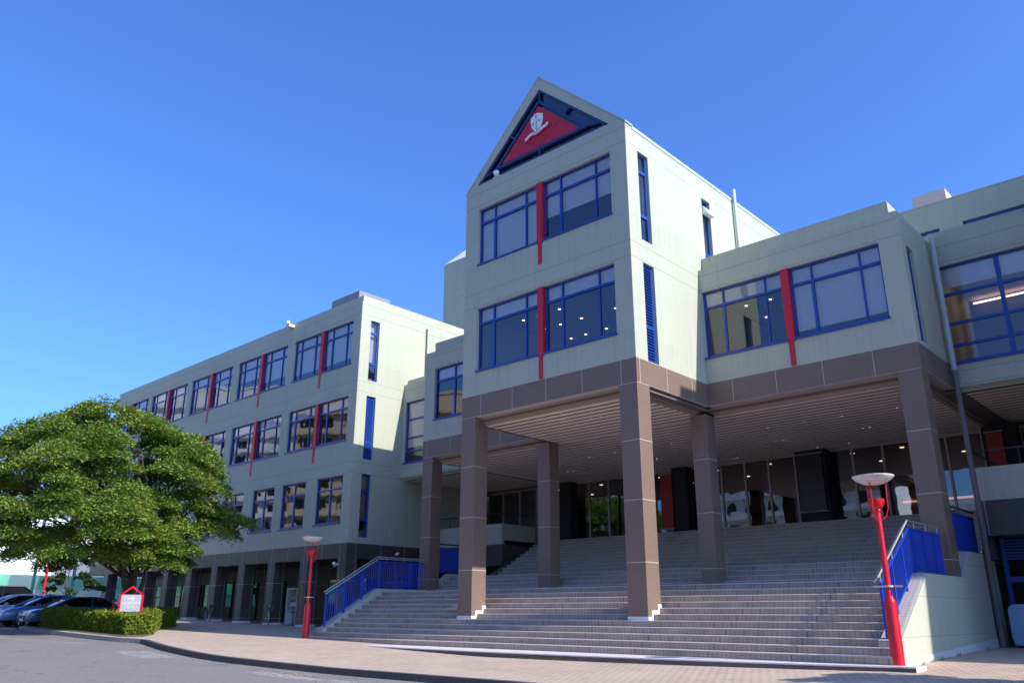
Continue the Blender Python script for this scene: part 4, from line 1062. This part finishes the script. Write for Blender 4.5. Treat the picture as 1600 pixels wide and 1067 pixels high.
# ------------------------------------------------------------------ trees
def tree(name, label, x, y, z, prof, pads, leaves, lsize, mat, seed, trunkr=0.2, stems=4, spread=1.0, group=None, crown_r=6.0, flat=0.28, cc=(0, 0), base=2.2, rmin=0.35, lobes=0.06):
    rnd = np.random.RandomState(seed); R = random.Random(seed)
    o = thing(name, label, 'tree', (x, y, z), group=group)
    zs_ = [p[0] for p in prof]; rs_ = [p[1] for p in prof]
    P = []
    while len(P) < pads:
        zz = rnd.uniform(zs_[0], zs_[-1]); r = np.interp(zz, zs_, rs_); q = (rmin+(1-rmin)*rnd.rand()**0.45)
        th = rnd.uniform(0, 2*math.pi); r *= 1+lobes*(math.sin(3*th+seed)+0.8*math.sin(5*th+zz*1.7)+0.6*math.sin(9*th-zz*2))
        P.append((cc[0]+r*q*math.cos(th), cc[1]+r*q*math.sin(th), zz, q))
    V = []; per = leaves//pads
    cen = []; 
    for (px, py, pz, q) in P:
        pr = rnd.uniform(0.08, 0.22)*crown_r*(1.0 if q > .5 else 0.8)
        n = int(per*rnd.uniform(0.5, 1.5)*(pr/(0.142*crown_r))**1.6)
        th = rnd.uniform(0, 2*math.pi, n); rr = pr*np.sqrt(rnd.rand(n))*rnd.uniform(0.75, 1.15, n)
        dist = rr/pr
        out = math.hypot(px-cc[0], py-cc[1])/(crown_r)
        lx = px+rr*np.cos(th); ly = py+rr*np.sin(th)
        dirx, diry = (px-cc[0])/(math.hypot(px-cc[0], py-cc[1])+.01), (py-cc[1])/(math.hypot(px-cc[0], py-cc[1])+.01)
        droop = -0.22*((lx-px)*dirx+(ly-py)*diry)
        lz = pz+flat*pr*(1-dist**2)*rnd.uniform(0.0, 1.0, n)-0.16*pr*dist**2+rnd.normal(0, 0.07, n)+droop
        cen.append(np.stack([lx, ly, lz], 1))
    cen = np.concatenate(cen); n = len(cen)
    nrm = rnd.normal(0, 0.7, (n, 3)); nrm[:, 2] = np.abs(nrm[:, 2])+0.6; nrm /= np.linalg.norm(nrm, axis=1)[:, None]
    t1 = rnd.normal(0, 1, (n, 3)); t1 -= (t1*nrm).sum(1)[:, None]*nrm; t1 /= np.linalg.norm(t1, axis=1)[:, None]; t2 = np.cross(nrm, t1)
    L = (lsize*rnd.uniform(0.5, 1.5, n))[:, None]; Wd = L*0.5
    v = np.stack([cen-t1*L, cen+t2*Wd-t1*L*0.1-nrm*L*0.1, cen+t1*L, cen-t2*Wd-t1*L*0.1-nrm*L*0.1], 1).reshape(-1, 3)
    me = D.meshes.new('crown'); me.vertices.add(4*n); me.vertices.foreach_set('co', v.ravel().astype(np.float32))
    me.loops.add(4*n); me.loops.foreach_set('vertex_index', np.arange(4*n, dtype=np.int32))
    me.polygons.add(n); me.polygons.foreach_set('loop_start', np.arange(0, 4*n, 4, dtype=np.int32)); 
    me.update(calc_edges=True); me.validate(); me.materials.append(MAT[mat])
    c = D.objects.new('crown', me); C.objects.link(c); c.parent = o
    # trunk and limbs
    tk = MB(); lb_ = MB()
    def limb(p, q, r0, r1, mb, n_=4, wob=0.12):
        p = Vector(p); q = Vector(q); pts = []; L_ = (q-p).length
        for i in range(n_+1):
            t = i/n_; w_ = Vector((R.uniform(-1, 1), R.uniform(-1, 1), R.uniform(-.5, .5)))*wob*L_*0.25*(1 if 0 < i < n_ else 0)
            pts.append((p.lerp(q, t)+w_+Vector((0, 0, 0.12*L_*math.sin(t*math.pi))), r0+(r1-r0)*t))
        for (a, ra), (b, rb2) in zip(pts[:-1], pts[1:]): mb.tube(a, b, ra, rb2, 8, False)
        return pts
    starts = []
    for k in range(stems):
        th = 2*math.pi*k/stems+R.uniform(-.4, .4); rr0 = trunkr*1.1 if stems > 1 else 0
        b0 = (rr0*math.cos(th), rr0*math.sin(th), -0.2); top = (spread*math.cos(th), spread*math.sin(th), base+R.uniform(-.2, .3))
        limb(b0, top, trunkr*R.uniform(.8, 1.15), trunkr*0.65, tk); starts.append(top)
    for (px, py, pz, q) in P:
        s_ = min(starts, key=lambda t: (t[0]-px)**2+(t[1]-py)**2+R.uniform(0, 2))
        if R.random() < 0.22: limb(s_, (px, py, pz), trunkr*0.38, 0.02, lb_, 5, 0.25)
    tk.build('trunk', 'bark', o, loc=(x, y, z)) if False else None
    t_ = tk.mesh('trunk', 'bark'); add(t_, 'trunk', o); add(lb_.mesh('limbs', 'bark'), 'limbs', o)
    return o
tree('tree', 'big spreading green tree behind the clipped hedge at left', -21.0, -4.3, 0.9,
     [(2.9, 4.2), (3.6, 5.6), (4.9, 6.1), (6.3, 5.9), (7.6, 5.0), (8.7, 3.7), (9.6, 2.0)], 250, 240000, 0.068, 'leaf', 3, 0.13, 5, 0.45, crown_r=5.8, cc=(-0.9, -1.6), base=2.3, rmin=0.2, flat=0.5)
tree('small_tree', 'small dark tree beyond the parked cars, right of the distant red lamp', -42, 4.0-3.5, 1.1, [(1.4, 1.6), (2.6, 2.2), (3.8, 1.5), (4.4, .5)], 26, 3500, 0.13, 'leaf_dark', 5, 0.1, 1, 0.1, crown_r=2.4, base=1.3)
# trees out of frame on the right whose shade falls on the pavement
for i, (x, y, lab) in enumerate([(21.6, -3.4, 'street tree right of the frame, nearest the stairs'), (27.5, -8.5, 'street tree right of the frame, farther from the stairs')]):
    tree('street_tree', lab, x, y, 0.1, [(2.8, 2.4), (4.5, 3.6), (6.5, 3.0), (8, 1.4)], 46, 8000, 0.15, 'leaf', 11+i, 0.16, 1, 0.2, 'street trees beside the road', crown_r=4.0, base=2.6)

# ------------------------------------------------------------------ hedges
def hedge(label, x0, y0, x1, y1, wd, h, seed, dens=260, round_end=True):
    rnd = np.random.RandomState(seed)
    o = thing('hedge', label, 'hedge', ((x0+x1)/2, (y0+y1)/2, G((x0+x1)/2, (y0+y1)/2)), group='clipped hedges around the planting bed')
    cx, cy, cz = o.location
    d = Vector((x1-x0, y1-y0)); L = d.length; d /= L; nrm = Vector((-d.y, d.x))
    # core
    m = MB(); 
    q = [Vector((x0, y0))+d*0.08-nrm*(wd/2-0.08), Vector((x1, y1))-d*0.08-nrm*(wd/2-0.08), Vector((x1, y1))-d*0.08+nrm*(wd/2-0.08), Vector((x0, y0))+d*0.08+nrm*(wd/2-0.08)]
    m.prism([(p.x-cx, p.y-cy, G(p.x, p.y)-cz) for p in q], (0, 0, h-0.1))
    add(m.mesh('core', 'hedge_core'), 'branches', o)
    n = int(dens*(2*L*h+2*wd*h+L*wd)); P = []; N = []
    per = [2*L*h, 2*wd*h, L*wd]; ch = rnd.choice(3, n, p=np.array(per)/sum(per))
    a = rnd.rand(n); b = rnd.rand(n); sg = rnd.choice([-1, 1], n)
    along_ = np.where(ch == 1, np.where(sg > 0, L, 0.0), a*L); across = np.where(ch == 0, sg*wd/2, (a if True else 0)*0)
    across = np.where(ch == 1, (a-.5)*wd, np.where(ch == 2, (b-.5)*wd, across)); hh = np.where(ch == 2, h, b*h)
    lump = 0.05*np.sin(along_*3.1+seed)+0.04*np.sin(along_*7.3)
    jit = rnd.normal(0, 0.035, (n, 3))
    X = x0+d.x*along_+nrm.x*across+jit[:, 0]; Y = y0+d.y*along_+nrm.y*across+jit[:, 1]
    Zg = np.array([G(xx, yy) for xx, yy in zip(X, Y)]); Zz = Zg+np.clip(hh+jit[:, 2]+lump*(hh > h*0.9), 0.02, None)
    cen = np.stack([X-cx, Y-cy, Zz-cz], 1)
    nm = rnd.normal(0, .6, (n, 3)); nm[:, 2] += .5; nm /= np.linalg.norm(nm, axis=1)[:, None]
    t1 = rnd.normal(0, 1, (n, 3)); t1 -= (t1*nm).sum(1)[:, None]*nm; t1 /= np.linalg.norm(t1, axis=1)[:, None]; t2 = np.cross(nm, t1)
    Ls = (0.055*rnd.uniform(.6, 1.5, n))[:, None]
    v = np.stack([cen-t1*Ls, cen+t2*Ls*.5, cen+t1*Ls, cen-t2*Ls*.5], 1).reshape(-1, 3)
    me = D.meshes.new('foliage'); me.from_pydata(v.tolist(), [], [(4*i, 4*i+1, 4*i+2, 4*i+3) for i in range(n)]); me.materials.append(MAT['leaf_hedge'])
    add(me, 'foliage', o)
    return o
hedge('long clipped hedge in front of the tree, from the parked cars to the reception sign', -25.9, -5.65, -16.2, -5.75, 1.1, 0.74, 1, 800)
hedge('clipped hedge section behind the sign, nearest the long hedge', -18.3, -5.0, -20.8, -3.4, 1.0, 0.8, 2, 700)
hedge('clipped hedge section farthest back, next to the colonnade', -21.5, -3.0, -24.3, -1.0, 1.0, 0.8, 4, 700)

# ------------------------------------------------------------------ reception sign
SGN = thing('reception_sign', 'grey reception sign in a red house-shaped frame above the hedge', 'sign', (-17.45, -5.75, G(-17.5, -5.7)+0.19))
sx_, sy_, sz_ = 0, 0, 0
def txt(body, size, loc, parent, mat, rz=0):
    cu = D.curves.new('lettering', 'FONT'); cu.body = body; cu.size = size; cu.align_x = 'CENTER'; cu.extrude = 0.004
    t = D.objects.new('lettering', cu); C.objects.link(t); bpy.context.view_layer.update()
    me = D.meshes.new_from_object(t.evaluated_get(bpy.context.evaluated_depsgraph_get())); me.materials.clear(); me.materials.append(MAT[mat])
    D.objects.remove(t)
    o = add(me, 'lettering', parent, loc); o.rotation_euler = (R90, 0, rz); return o
SGN.rotation_euler[2] = rad(52)
# local: x along board, -y towards the viewer
m = MB(); W2 = 0.43
for s in (-1, 1):
    m.box(s*W2-0.035, s*W2+0.035, -0.035, 0.035, 0, 1.33)
    m.prism([(s*(W2+0.045), -0.036, 1.31), (0, -0.036, 1.68), (0, -0.036, 1.60), (s*(W2-0.05), -0.036, 1.31)], (0, 0.072, 0))
add(m.mesh('frame', 'red_lamp'), 'frame', SGN)
bd_ = add(MB().box(-W2+0.036, W2-0.036, -0.02, 0.02, 0.66, 1.33).mesh('board', 'sign_grey'), 'board', SGN)
txt('RECEPTION', 0.135, (0, -0.026, 0.93), bd_, 'white_paint')
try: txt('受 付', 0.14, (0, -0.026, 0.77), bd_, 'white_paint')
except Exception as e: print('cjk', e)
ar = MB().box(-0.12, 0.06, -0.028, -0.021, 1.15, 1.19)
ar.prism([(0.05, -0.028, 1.1), (0.13, -0.028, 1.17), (0.05, -0.028, 1.24), (0.02, -0.028, 1.24), (0.075, -0.028, 1.17), (0.02, -0.028, 1.1)], (0, 0.006, 0))
add(ar.mesh('arrow', 'white_paint'), 'arrow', bd_)

# ------------------------------------------------------------------ cars (front faces -y)
def car(x, y, label, paintm, kind='hatch', L=4.2, Wd=1.72, H=1.5):
    z = G(x, y)-0.15
    o = thing('parked_car', label, 'car', (x, y+L/2, z), group='cars parked in a row behind the hedge')
    if kind == 'van':
        low = [(0, .35), (0, .75), (.05, .95), (.75, 1.12), (L-.1, 1.15), (L, .9), (L, .35)]
        cab = [(.55, 1.08), (1.35, 1.75), (1.75, H), (L-.5, H), (L-.12, 1.7), (L-.08, 1.1)]
    else:
        low = [(0, .32), (0, .62), (.08, .76), (.35, .88), (1.05, 1.0), (L*.62, 1.02), (L-.12, 1.03), (L, .85), (L, .35)]
        cab = [(.95, .97), (1.75, 1.36), (2.15, H-.02), (2.9, H), (L-.7, H-.08), (L-.15, 1.0)]
    bm_ = bmesh.new()
    def loft(prof, widths, mat, name, parent, bev):
        m = MB(); n = len(prof)
        secs = widths
        i0 = 0
        for (wx, sc) in secs:
            for (py, pz) in prof: 
                zc = prof[0][1]
                m.v.append((wx, py-L/2 if sc == 1 else (py-L/2)*sc, pz))
        S = len(secs)
        for s_ in range(S-1):
            for k in range(n): m.f.append((s_*n+k, s_*n+(k+1) % n, (s_+1)*n+(k+1) % n, (s_+1)*n+k))
        m.f.append(tuple(range(n-1, -1, -1))); m.f.append(tuple(range((S-1)*n, S*n)))
        me = m.mesh(name, mat); ob = add(me, name, parent)
        b = ob.modifiers.new('bevel', 'BEVEL'); b.width = bev; b.segments = 3; b.limit_method = 'ANGLE'; b.angle_limit = rad(20)
        me.shade_smooth()
        return ob
    hw = Wd/2
    body = loft(low, [(-hw, .97), (-hw+.12, 1), (hw-.12, 1), (hw, .97)], paintm, 'body', o, 0.06)
    # cabin: glass volume and painted roof
    n = len(cab); m = MB()
    for wx, k_ in ((-1, 0), (1, 0)):
        for (py, pz) in cab:
            t = (pz-cab[0][1])/(H-cab[0][1]); m.v.append((wx*(hw-.08-.17*t), py-L/2, pz))
    for k in range(n): m.f.append((k, (k+1) % n, n+(k+1) % n, n+k))
    m.f.append(tuple(range(n-1, -1, -1))); m.f.append(tuple(range(n, 2*n)))
    ob = add(m.mesh('window', 'car_glass'), 'window', o); b = ob.modifiers.new('bevel', 'BEVEL'); b.width = .04; b.segments = 2
    rf_ = MB(); 
    top = [p for p in cab if p[1] > H-.35]
    pil = [cab[0]]+[p for p in cab[1:-1]]+[cab[-1]]
    for s in (-1, 1):
        for a, b2 in zip(pil[:-1], pil[1:]):
            def pt(p): t = (p[1]-cab[0][1])/(H-cab[0][1]); return (s*(hw-.08-.17*t), p[0]-L/2, p[1]+.012)
            rf_.tube(pt(a), pt(b2), .045, n=8)
        ymid = (cab[2][0]+cab[-2][0])/2
        rf_.tube((s*(hw-.07), ymid-L/2, cab[0][1]), (s*(hw-.24), ymid-L/2, H), .04, n=6)
    tp = [p for p in cab[2:-1]]
    for a, b2 in zip(tp[:-1], tp[1:]): rf_.prism([(-hw+.25, a[0]-L/2, a[1]+.0), (hw-.25, a[0]-L/2, a[1]+.0), (hw-.25, b2[0]-L/2, b2[1]), (-hw+.25, b2[0]-L/2, b2[1])], (0, 0, .035))
    add(rf_.mesh('roof', paintm), 'roof', o)
    for s in (-1, 1):
        h = MB().prism([(s*(hw-.5), -L/2-.01, .66), (s*(hw-.06), -L/2+.06, .66), (s*(hw-.03), -L/2+.45, .84), (s*(hw-.12), -L/2+.35, .87), (s*(hw-.45), -L/2+.02, .78)], (s*.025, -.02, .015)); add(h.mesh('headlight', 'headlamp'), 'headlight', o)
        add(MB().box(s*(hw+.02), s*(hw+.2), -L/2+1.45, -L/2+1.6, .98, 1.12).mesh('wing_mirror', paintm), 'wing_mirror', o)
        for yy in (-L/2+.85, L/2-.8):
            wx = s*(hw-.09)
            wl_ = MB(); wl_.torus((0, 0, 0), .235, .085, 'x', 22, 8); wo = add(wl_.mesh('tyre', 'tyre'), 'wheel', o, (wx, yy, .32))
            rm_ = MB(); rm_.tube((s*-.02, 0, 0), (s*.07, 0, 0), .06, n=10)
            for k in range(7):
                t = 2*math.pi*k/7; rm_.tube((s*.06, 0, 0), (s*.06, .2*math.cos(t), .2*math.sin(t)), .022, n=5)
            rm_.torus((s*.05, 0, 0), .19, .018, 'x', 20, 5); add(rm_.mesh('rim', 'rim'), 'rim', wo)
            add(MB().tube((-.05*s, 0, 0), (0.0, 0, 0), .2, n=16).mesh('brake_disc', 'black_matte'), 'brake_disc', wo)
    gr_ = MB().box(-hw+.45, hw-.45, -L/2-.02, -L/2+.02, .42, .62); add(gr_.mesh('grille', 'black'), 'grille', o)
    add(MB().box(-.22, .22, -L/2-.035, -L/2-.02, .36, .47).mesh('number_plate', 'white_paint'), 'number_plate', o)
    return o
car(-27.4, -6.6, 'dark navy car half hidden behind the hedge, its roof showing under the tree', 'car_navy', L=4.3, H=1.46)
car(-29.9, -7.0, 'dark blue car with its nose beside the end of the hedge', 'car_blue', L=4.3, H=1.5)
car(-32.5, -7.7, 'silver blue car between the blue car and the black van', 'car_silver', L=4.4, H=1.52)
car(-35.6, -8.6, 'tall black van, farthest left in the row of cars', 'car_black', 'van', 4.7, 1.8, 1.95)

# ------------------------------------------------------------------ bicycles
def bicycle(x, y, z, rz, label, bcol='dark_metal'):
    o = thing('bicycle', label, 'bicycle', (x, y, z), group='bicycles parked under the colonnade', rz=rz)
    for k, yy in enumerate((-.52, .52)):
        w_ = add(MB().torus((0, 0, 0), .31, .022, 'x', 26, 6).mesh('tyre', 'tyre'), 'wheel', o, (0, yy, .33))
        sp_ = MB()
        for i in range(10):
            t = math.pi*2*i/10; sp_.tube((0, 0, 0), (0, .3*math.cos(t), .3*math.sin(t)), .004, n=4, caps=False)
        sp_.torus((0, 0, 0), .285, .01, 'x', 24, 4); add(sp_.mesh('spokes', 'steel'), 'spokes', w_)
    f = MB(); bbk = (0, .05, .3); hd = (0, -.38, .78); st_ = (0, .2, .72)
    for a, b in ((bbk, hd), (bbk, st_), (bbk, (0, .52, .33)), (st_, (0, .52, .33)), (hd, (0, -.52, .33)), ((0, -.40, .85), (0, -.36, .98)), (st_, (0, .24, .86))): f.tube(a, b, .018, n=6)
    add(f.mesh('frame', bcol), 'frame', o)
    add(MB().path([(-.26, -.2, .98), (-.2, -.36, 1.0), (.2, -.36, 1.0), (.26, -.2, .98)], .014, 6).mesh('handlebar', 'steel'), 'handlebar', o)
    add(MB().prism([(-.03, .1, .87), (-.08, .36, .87), (.08, .36, .87), (.03, .1, .87)], (0, 0, .06)).mesh('saddle', 'black'), 'saddle', o)
    add(MB().box(-.16, .16, -.78, -.5, .72, .92).mesh('basket', 'dark_metal'), 'basket', o)
    return o
bicycle(-29.6, 4.05, G(-29.6, 4), rad(75), 'lone bicycle leaning by the colonnade columns behind the hedge end')
bicycle(-24.6, 4.9, G(-24.6, 4.8), rad(78), 'left bicycle of the two between the colonnade columns')
bicycle(-23.75, 4.45, G(-23.6, 4.4), rad(70), 'right bicycle of the two between the colonnade columns', 'steel')

# leaflet rack / vending case between the columns
V = thing('display_rack', 'tall white display rack between colonnade columns, left of the red lamp', 'rack', (-23.75, 6.1, G(-23.7, 6.1)))
add(MB().box(-.55, -.42, -.2, .35, 0, 1.95).box(.45, .55, -.2, .35, 0, 1.95).box(-.42, .45, -.2, .35, 1.85, 1.95).box(-.42, .45, -.2, .35, 0, .62).box(-.42, .45, .3, .35, .62, 1.85).mesh('case', 'white_paint'), 'case', V)
for z in (0.95, 1.3, 1.58): add(MB().box(-.42, .45, -.15, .3, z, z+.02).mesh('shelf', 'white_paint'), 'shelf', V)
q = MB()
for k in range(9):
    x = -.36+.085*k; q.prism([(x, -.08, .98), (x+.07, -.08, .98), (x+.07, -.02, 1.2), (x, -.02, 1.2)], (0, .01, 0))
add(q.mesh('leaflets', 'leaflet_white'), 'leaflets', V)
add(MB().prism([(-.3, -.12, 1.33), (.3, -.12, 1.33), (.3, -.04, 1.55), (-.3, -.04, 1.55)], (0, .01, 0)).mesh('leaflets', 'leaflet_green'), 'leaflets', V)
# stool / stand by the rack
S = thing('stool', 'small black stool standing in front of the white display rack', 'stool', (-23.0, 5.6, G(-23.0, 5.6)))
add(MB().lathe([(0, .62), (.17, .62), (.18, .66), (0, .68)], n=14).mesh('seat', 'black'), 'seat', S); add(MB().tube((0, 0, 0), (0, 0, .62), .025).lathe([(0, .0), (.18, .0), (.17, .03), (0, .04)], n=14).mesh('leg', 'black'), 'leg', S)

# cabinet at the service door
K = thing('plastic_cabinet', 'pale blue wheeled plastic cabinet beside the service door on the right', 'cabinet', (12.05, 7.6, G(12, 7.6)))
m = MB(); prof = [(-.42, .06), (-.46, .3), (-.46, 1.02), (-.42, 1.14), (-.3, 1.2), (.28, 1.2), (.4, 1.1), (.44, .95), (.46, .3), (.42, .06)]
m.prism([(x, -.3, z) for x, z in prof], (0, .6, 0)); ob = add(m.mesh('body', 'cabinet'), 'body', K); b = ob.modifiers.new('bevel', 'BEVEL'); b.width = .05; b.segments = 3
add(MB().box(.47, .49, -.25, .25, .2, .95).mesh('side_panel', 'cabinet_dark'), 'side_panel', K)
for sx2 in (-.3, .3):
    for sy2 in (-.2, .2): add(MB().tube((-.03, 0, 0), (.03, 0, 0), .05, n=12).mesh('castor', 'tyre'), 'castor', K, (sx2, sy2, .05))
# traffic cone
K2 = thing('traffic_cone', 'dark orange traffic cone standing left of the tree trunk behind the hedge', 'cone', (-23.6, -3.9, G(-23.6, -3.9)))
add(MB().lathe([(.16, .03), (.06, 1.25), (0.03, 1.3), (0, 1.3)], n=16).mesh('body', 'cone'), 'body', K2); add(MB().box(-.2, .2, -.2, .2, 0, .03).mesh('base', 'black'), 'base', K2)
# security light behind the stair rail
K3 = thing('spotlight', 'small white spotlight on a thin pole behind the left stair railing', 'spotlight', (-14.2, 5.6, G(-14.2, 5.6)))
add(MB().tube((0, 0, 0), (0, 0, 3.6), .02, n=6).mesh('pole', 'dark_metal'), 'pole', K3); add(MB().tube((0, 0, 3.62), (.05, -.14, 3.56), .05, .075, 10).mesh('lamp_head', 'white_paint'), 'lamp_head', K3)

# ------------------------------------------------------------------ background left
def slabs(name, label, cat, x0, x1, y0, y1, z0, z1, mat, fl=3.1, win=True, group=None):
    o = thing(name, label, cat, ((x0+x1)/2, (y0+y1)/2, z0), group=group)
    MB().box(x0, x1, y0, y1, z0, z1).build('wall', mat, o)
    MB().box(x0-.2, x1+.2, y0-.2, y1+.2, z1, z1+.5).build('parapet', mat, o)
    if win:
        fm = MB().box(-.8, .8, -.06, .02, -.75, .75).mesh('window', 'black'); bal = MB()
        n = 0
        for z in np.arange(z0+1.8, z1-1, fl):
            for x in np.arange(x0+2, x1-1, 3.4):
                for (yy, sg) in (((y1, 1), ) if y0 < -25 else ((y0, -1),)):
                    if n < 96: add_w(fm, 'window', o, (x, yy+.0, z)); n += 1
        for z in np.arange(z0+3.1, z1-1, fl):
            yy = y1 if y0 < -25 else y0; s_ = 1 if y0 < -25 else -1
            bal.box(x0+.5, x1-.5, min(yy, yy+s_*1.0), max(yy, yy+s_*1.0), z-.1, z+.05); bal.box(x0+.5, x1-.5, yy+s_*.95, yy+s_*1.05, z+.05, z+.95)
        bal.build('balcony', mat, o)
    return o
slabs('warehouse', 'bright white flat roofed hall in the far background at left', 'building', -150, -82, -16, 30, 0.5, 11, 'bg_white', win=False)
slabs('apartment_block', 'pale low block behind the net fence, right of the white hall', 'building', -80, -66, 12, 40, 0.5, 6.2, 'bg_white', win=False)
NF = thing('net_fence', 'tall green ball net on grey posts behind the parked cars', 'fence', (-62, 0, 1))
nf = MB().quad((-62, -22, 1.2), (-62, 24, 1.2), (-62, 24, 4.6), (-62, -22, 4.6)); nf.build('net', 'green_net', NF, recalc=False)
nf = MB().quad((-60, -22, 3.4), (-60, 20, 3.4), (-60, 20, 4.6), (-60, -22, 4.6)); nf.build('net', 'green_net', NF, recalc=False)
for y in np.arange(-21, 24, 3.2): MB().tube((-61.8, y, 0.8), (-61.8, y, 11.0), 0.14, n=8).build('post', 'roof_grey', NF)
# opposite side of the road, behind the camera: seen only as reflections
bb1 = slabs('apartment_block', 'beige apartment block with balconies across the road, behind the viewer', 'building', -100, -64, -62, -48, 0, 34, 'bg_beige', group='blocks across the road'); bb1.rotation_euler[2] = rad(-38)
slabs('apartment_block', 'white apartment block across the road, right of the beige one', 'building', -50, -20, -84, -70, 0, 24, 'bg_white', group='blocks across the road')
slabs('apartment_block', 'tan apartment block across the road, farthest right', 'building', 24, 60, -90, -74, 0, 28, 'bg_tan', group='blocks across the road')
bb2 = slabs('apartment_block', 'tall white apartment block across the road, farthest left', 'building', -150, -118, -60, -46, 0, 44, 'bg_white', group='blocks across the road'); bb2.rotation_euler[2] = rad(-38)
for i, x in enumerate((-40, -14, 3)):
    tree('street_tree', ['street tree across the road before the beige block', 'street tree across the road, the middle one', 'street tree across the road before the white block'][i], x, -48-3*i, 0, [(2.8, 2.6), (5, 4.0), (7.5, 3.2), (9.2, 1.4)], 40, 4500, 0.26, 'leaf', 30+i, 0.2, 1, 0.2, 'street trees beside the road', crown_r=4.2, base=2.6)

slabs('apartment_block', 'low white block across the road, straight behind the viewer', 'building', -20, 24, -90, -76, 0, 16, 'bg_white', group='blocks across the road')
# ------------------------------------------------------------------ litter and weeds
rl = MB(); Rr = random.Random(5)
for k in range(46):
    if k < 22: x, y = -0.4+Rr.gauss(0, .35), -8.75+Rr.gauss(0, .07)
    else: x = Rr.uniform(-12, 8); y = -8.55-Rr.random()**2*1.2
    z = G(x, y)-0.15+0.012+Rr.random()*0.02; s = Rr.uniform(.02, .045); t = Rr.uniform(0, 6.3)
    rl.quad((x+s*math.cos(t), y+s*math.sin(t), z), (x-s*.5*math.sin(t), y+s*.5*math.cos(t), z+.02), (x-s*math.cos(t), y-s*math.sin(t), z+.005), (x+s*.5*math.sin(t), y-s*.5*math.cos(t), z+.015))
tag(rl.build('fallen_leaves', 'beige_leaf', recalc=False), 'dry brown leaves scattered along the foot of the kerb', 'leaves', kind='stuff')
gw_ = MB()
for k in range(420):
    if k < 330: x = Rr.gauss(2.6, .7); y = bow(x)-0.03-Rr.random()*.05
    else: x = 11.26+Rr.random()*.05; y = Rr.choice((0.2, 0.9, 1.6, 3.0, 5.8))+Rr.gauss(0, .12)
    z = G(x, y); h = Rr.uniform(.03, .13); t = Rr.uniform(0, 6.3); dx, dy = .05*math.cos(t), .05*math.sin(t)
    gw_.quad((x-.004, y, z), (x+.004, y, z), (x+dx, y+dy, z+h))
tag(gw_.build('weeds', 'leaf_hedge', recalc=False), 'thin green weeds growing along the foot of the stair slab', 'weeds', kind='stuff')
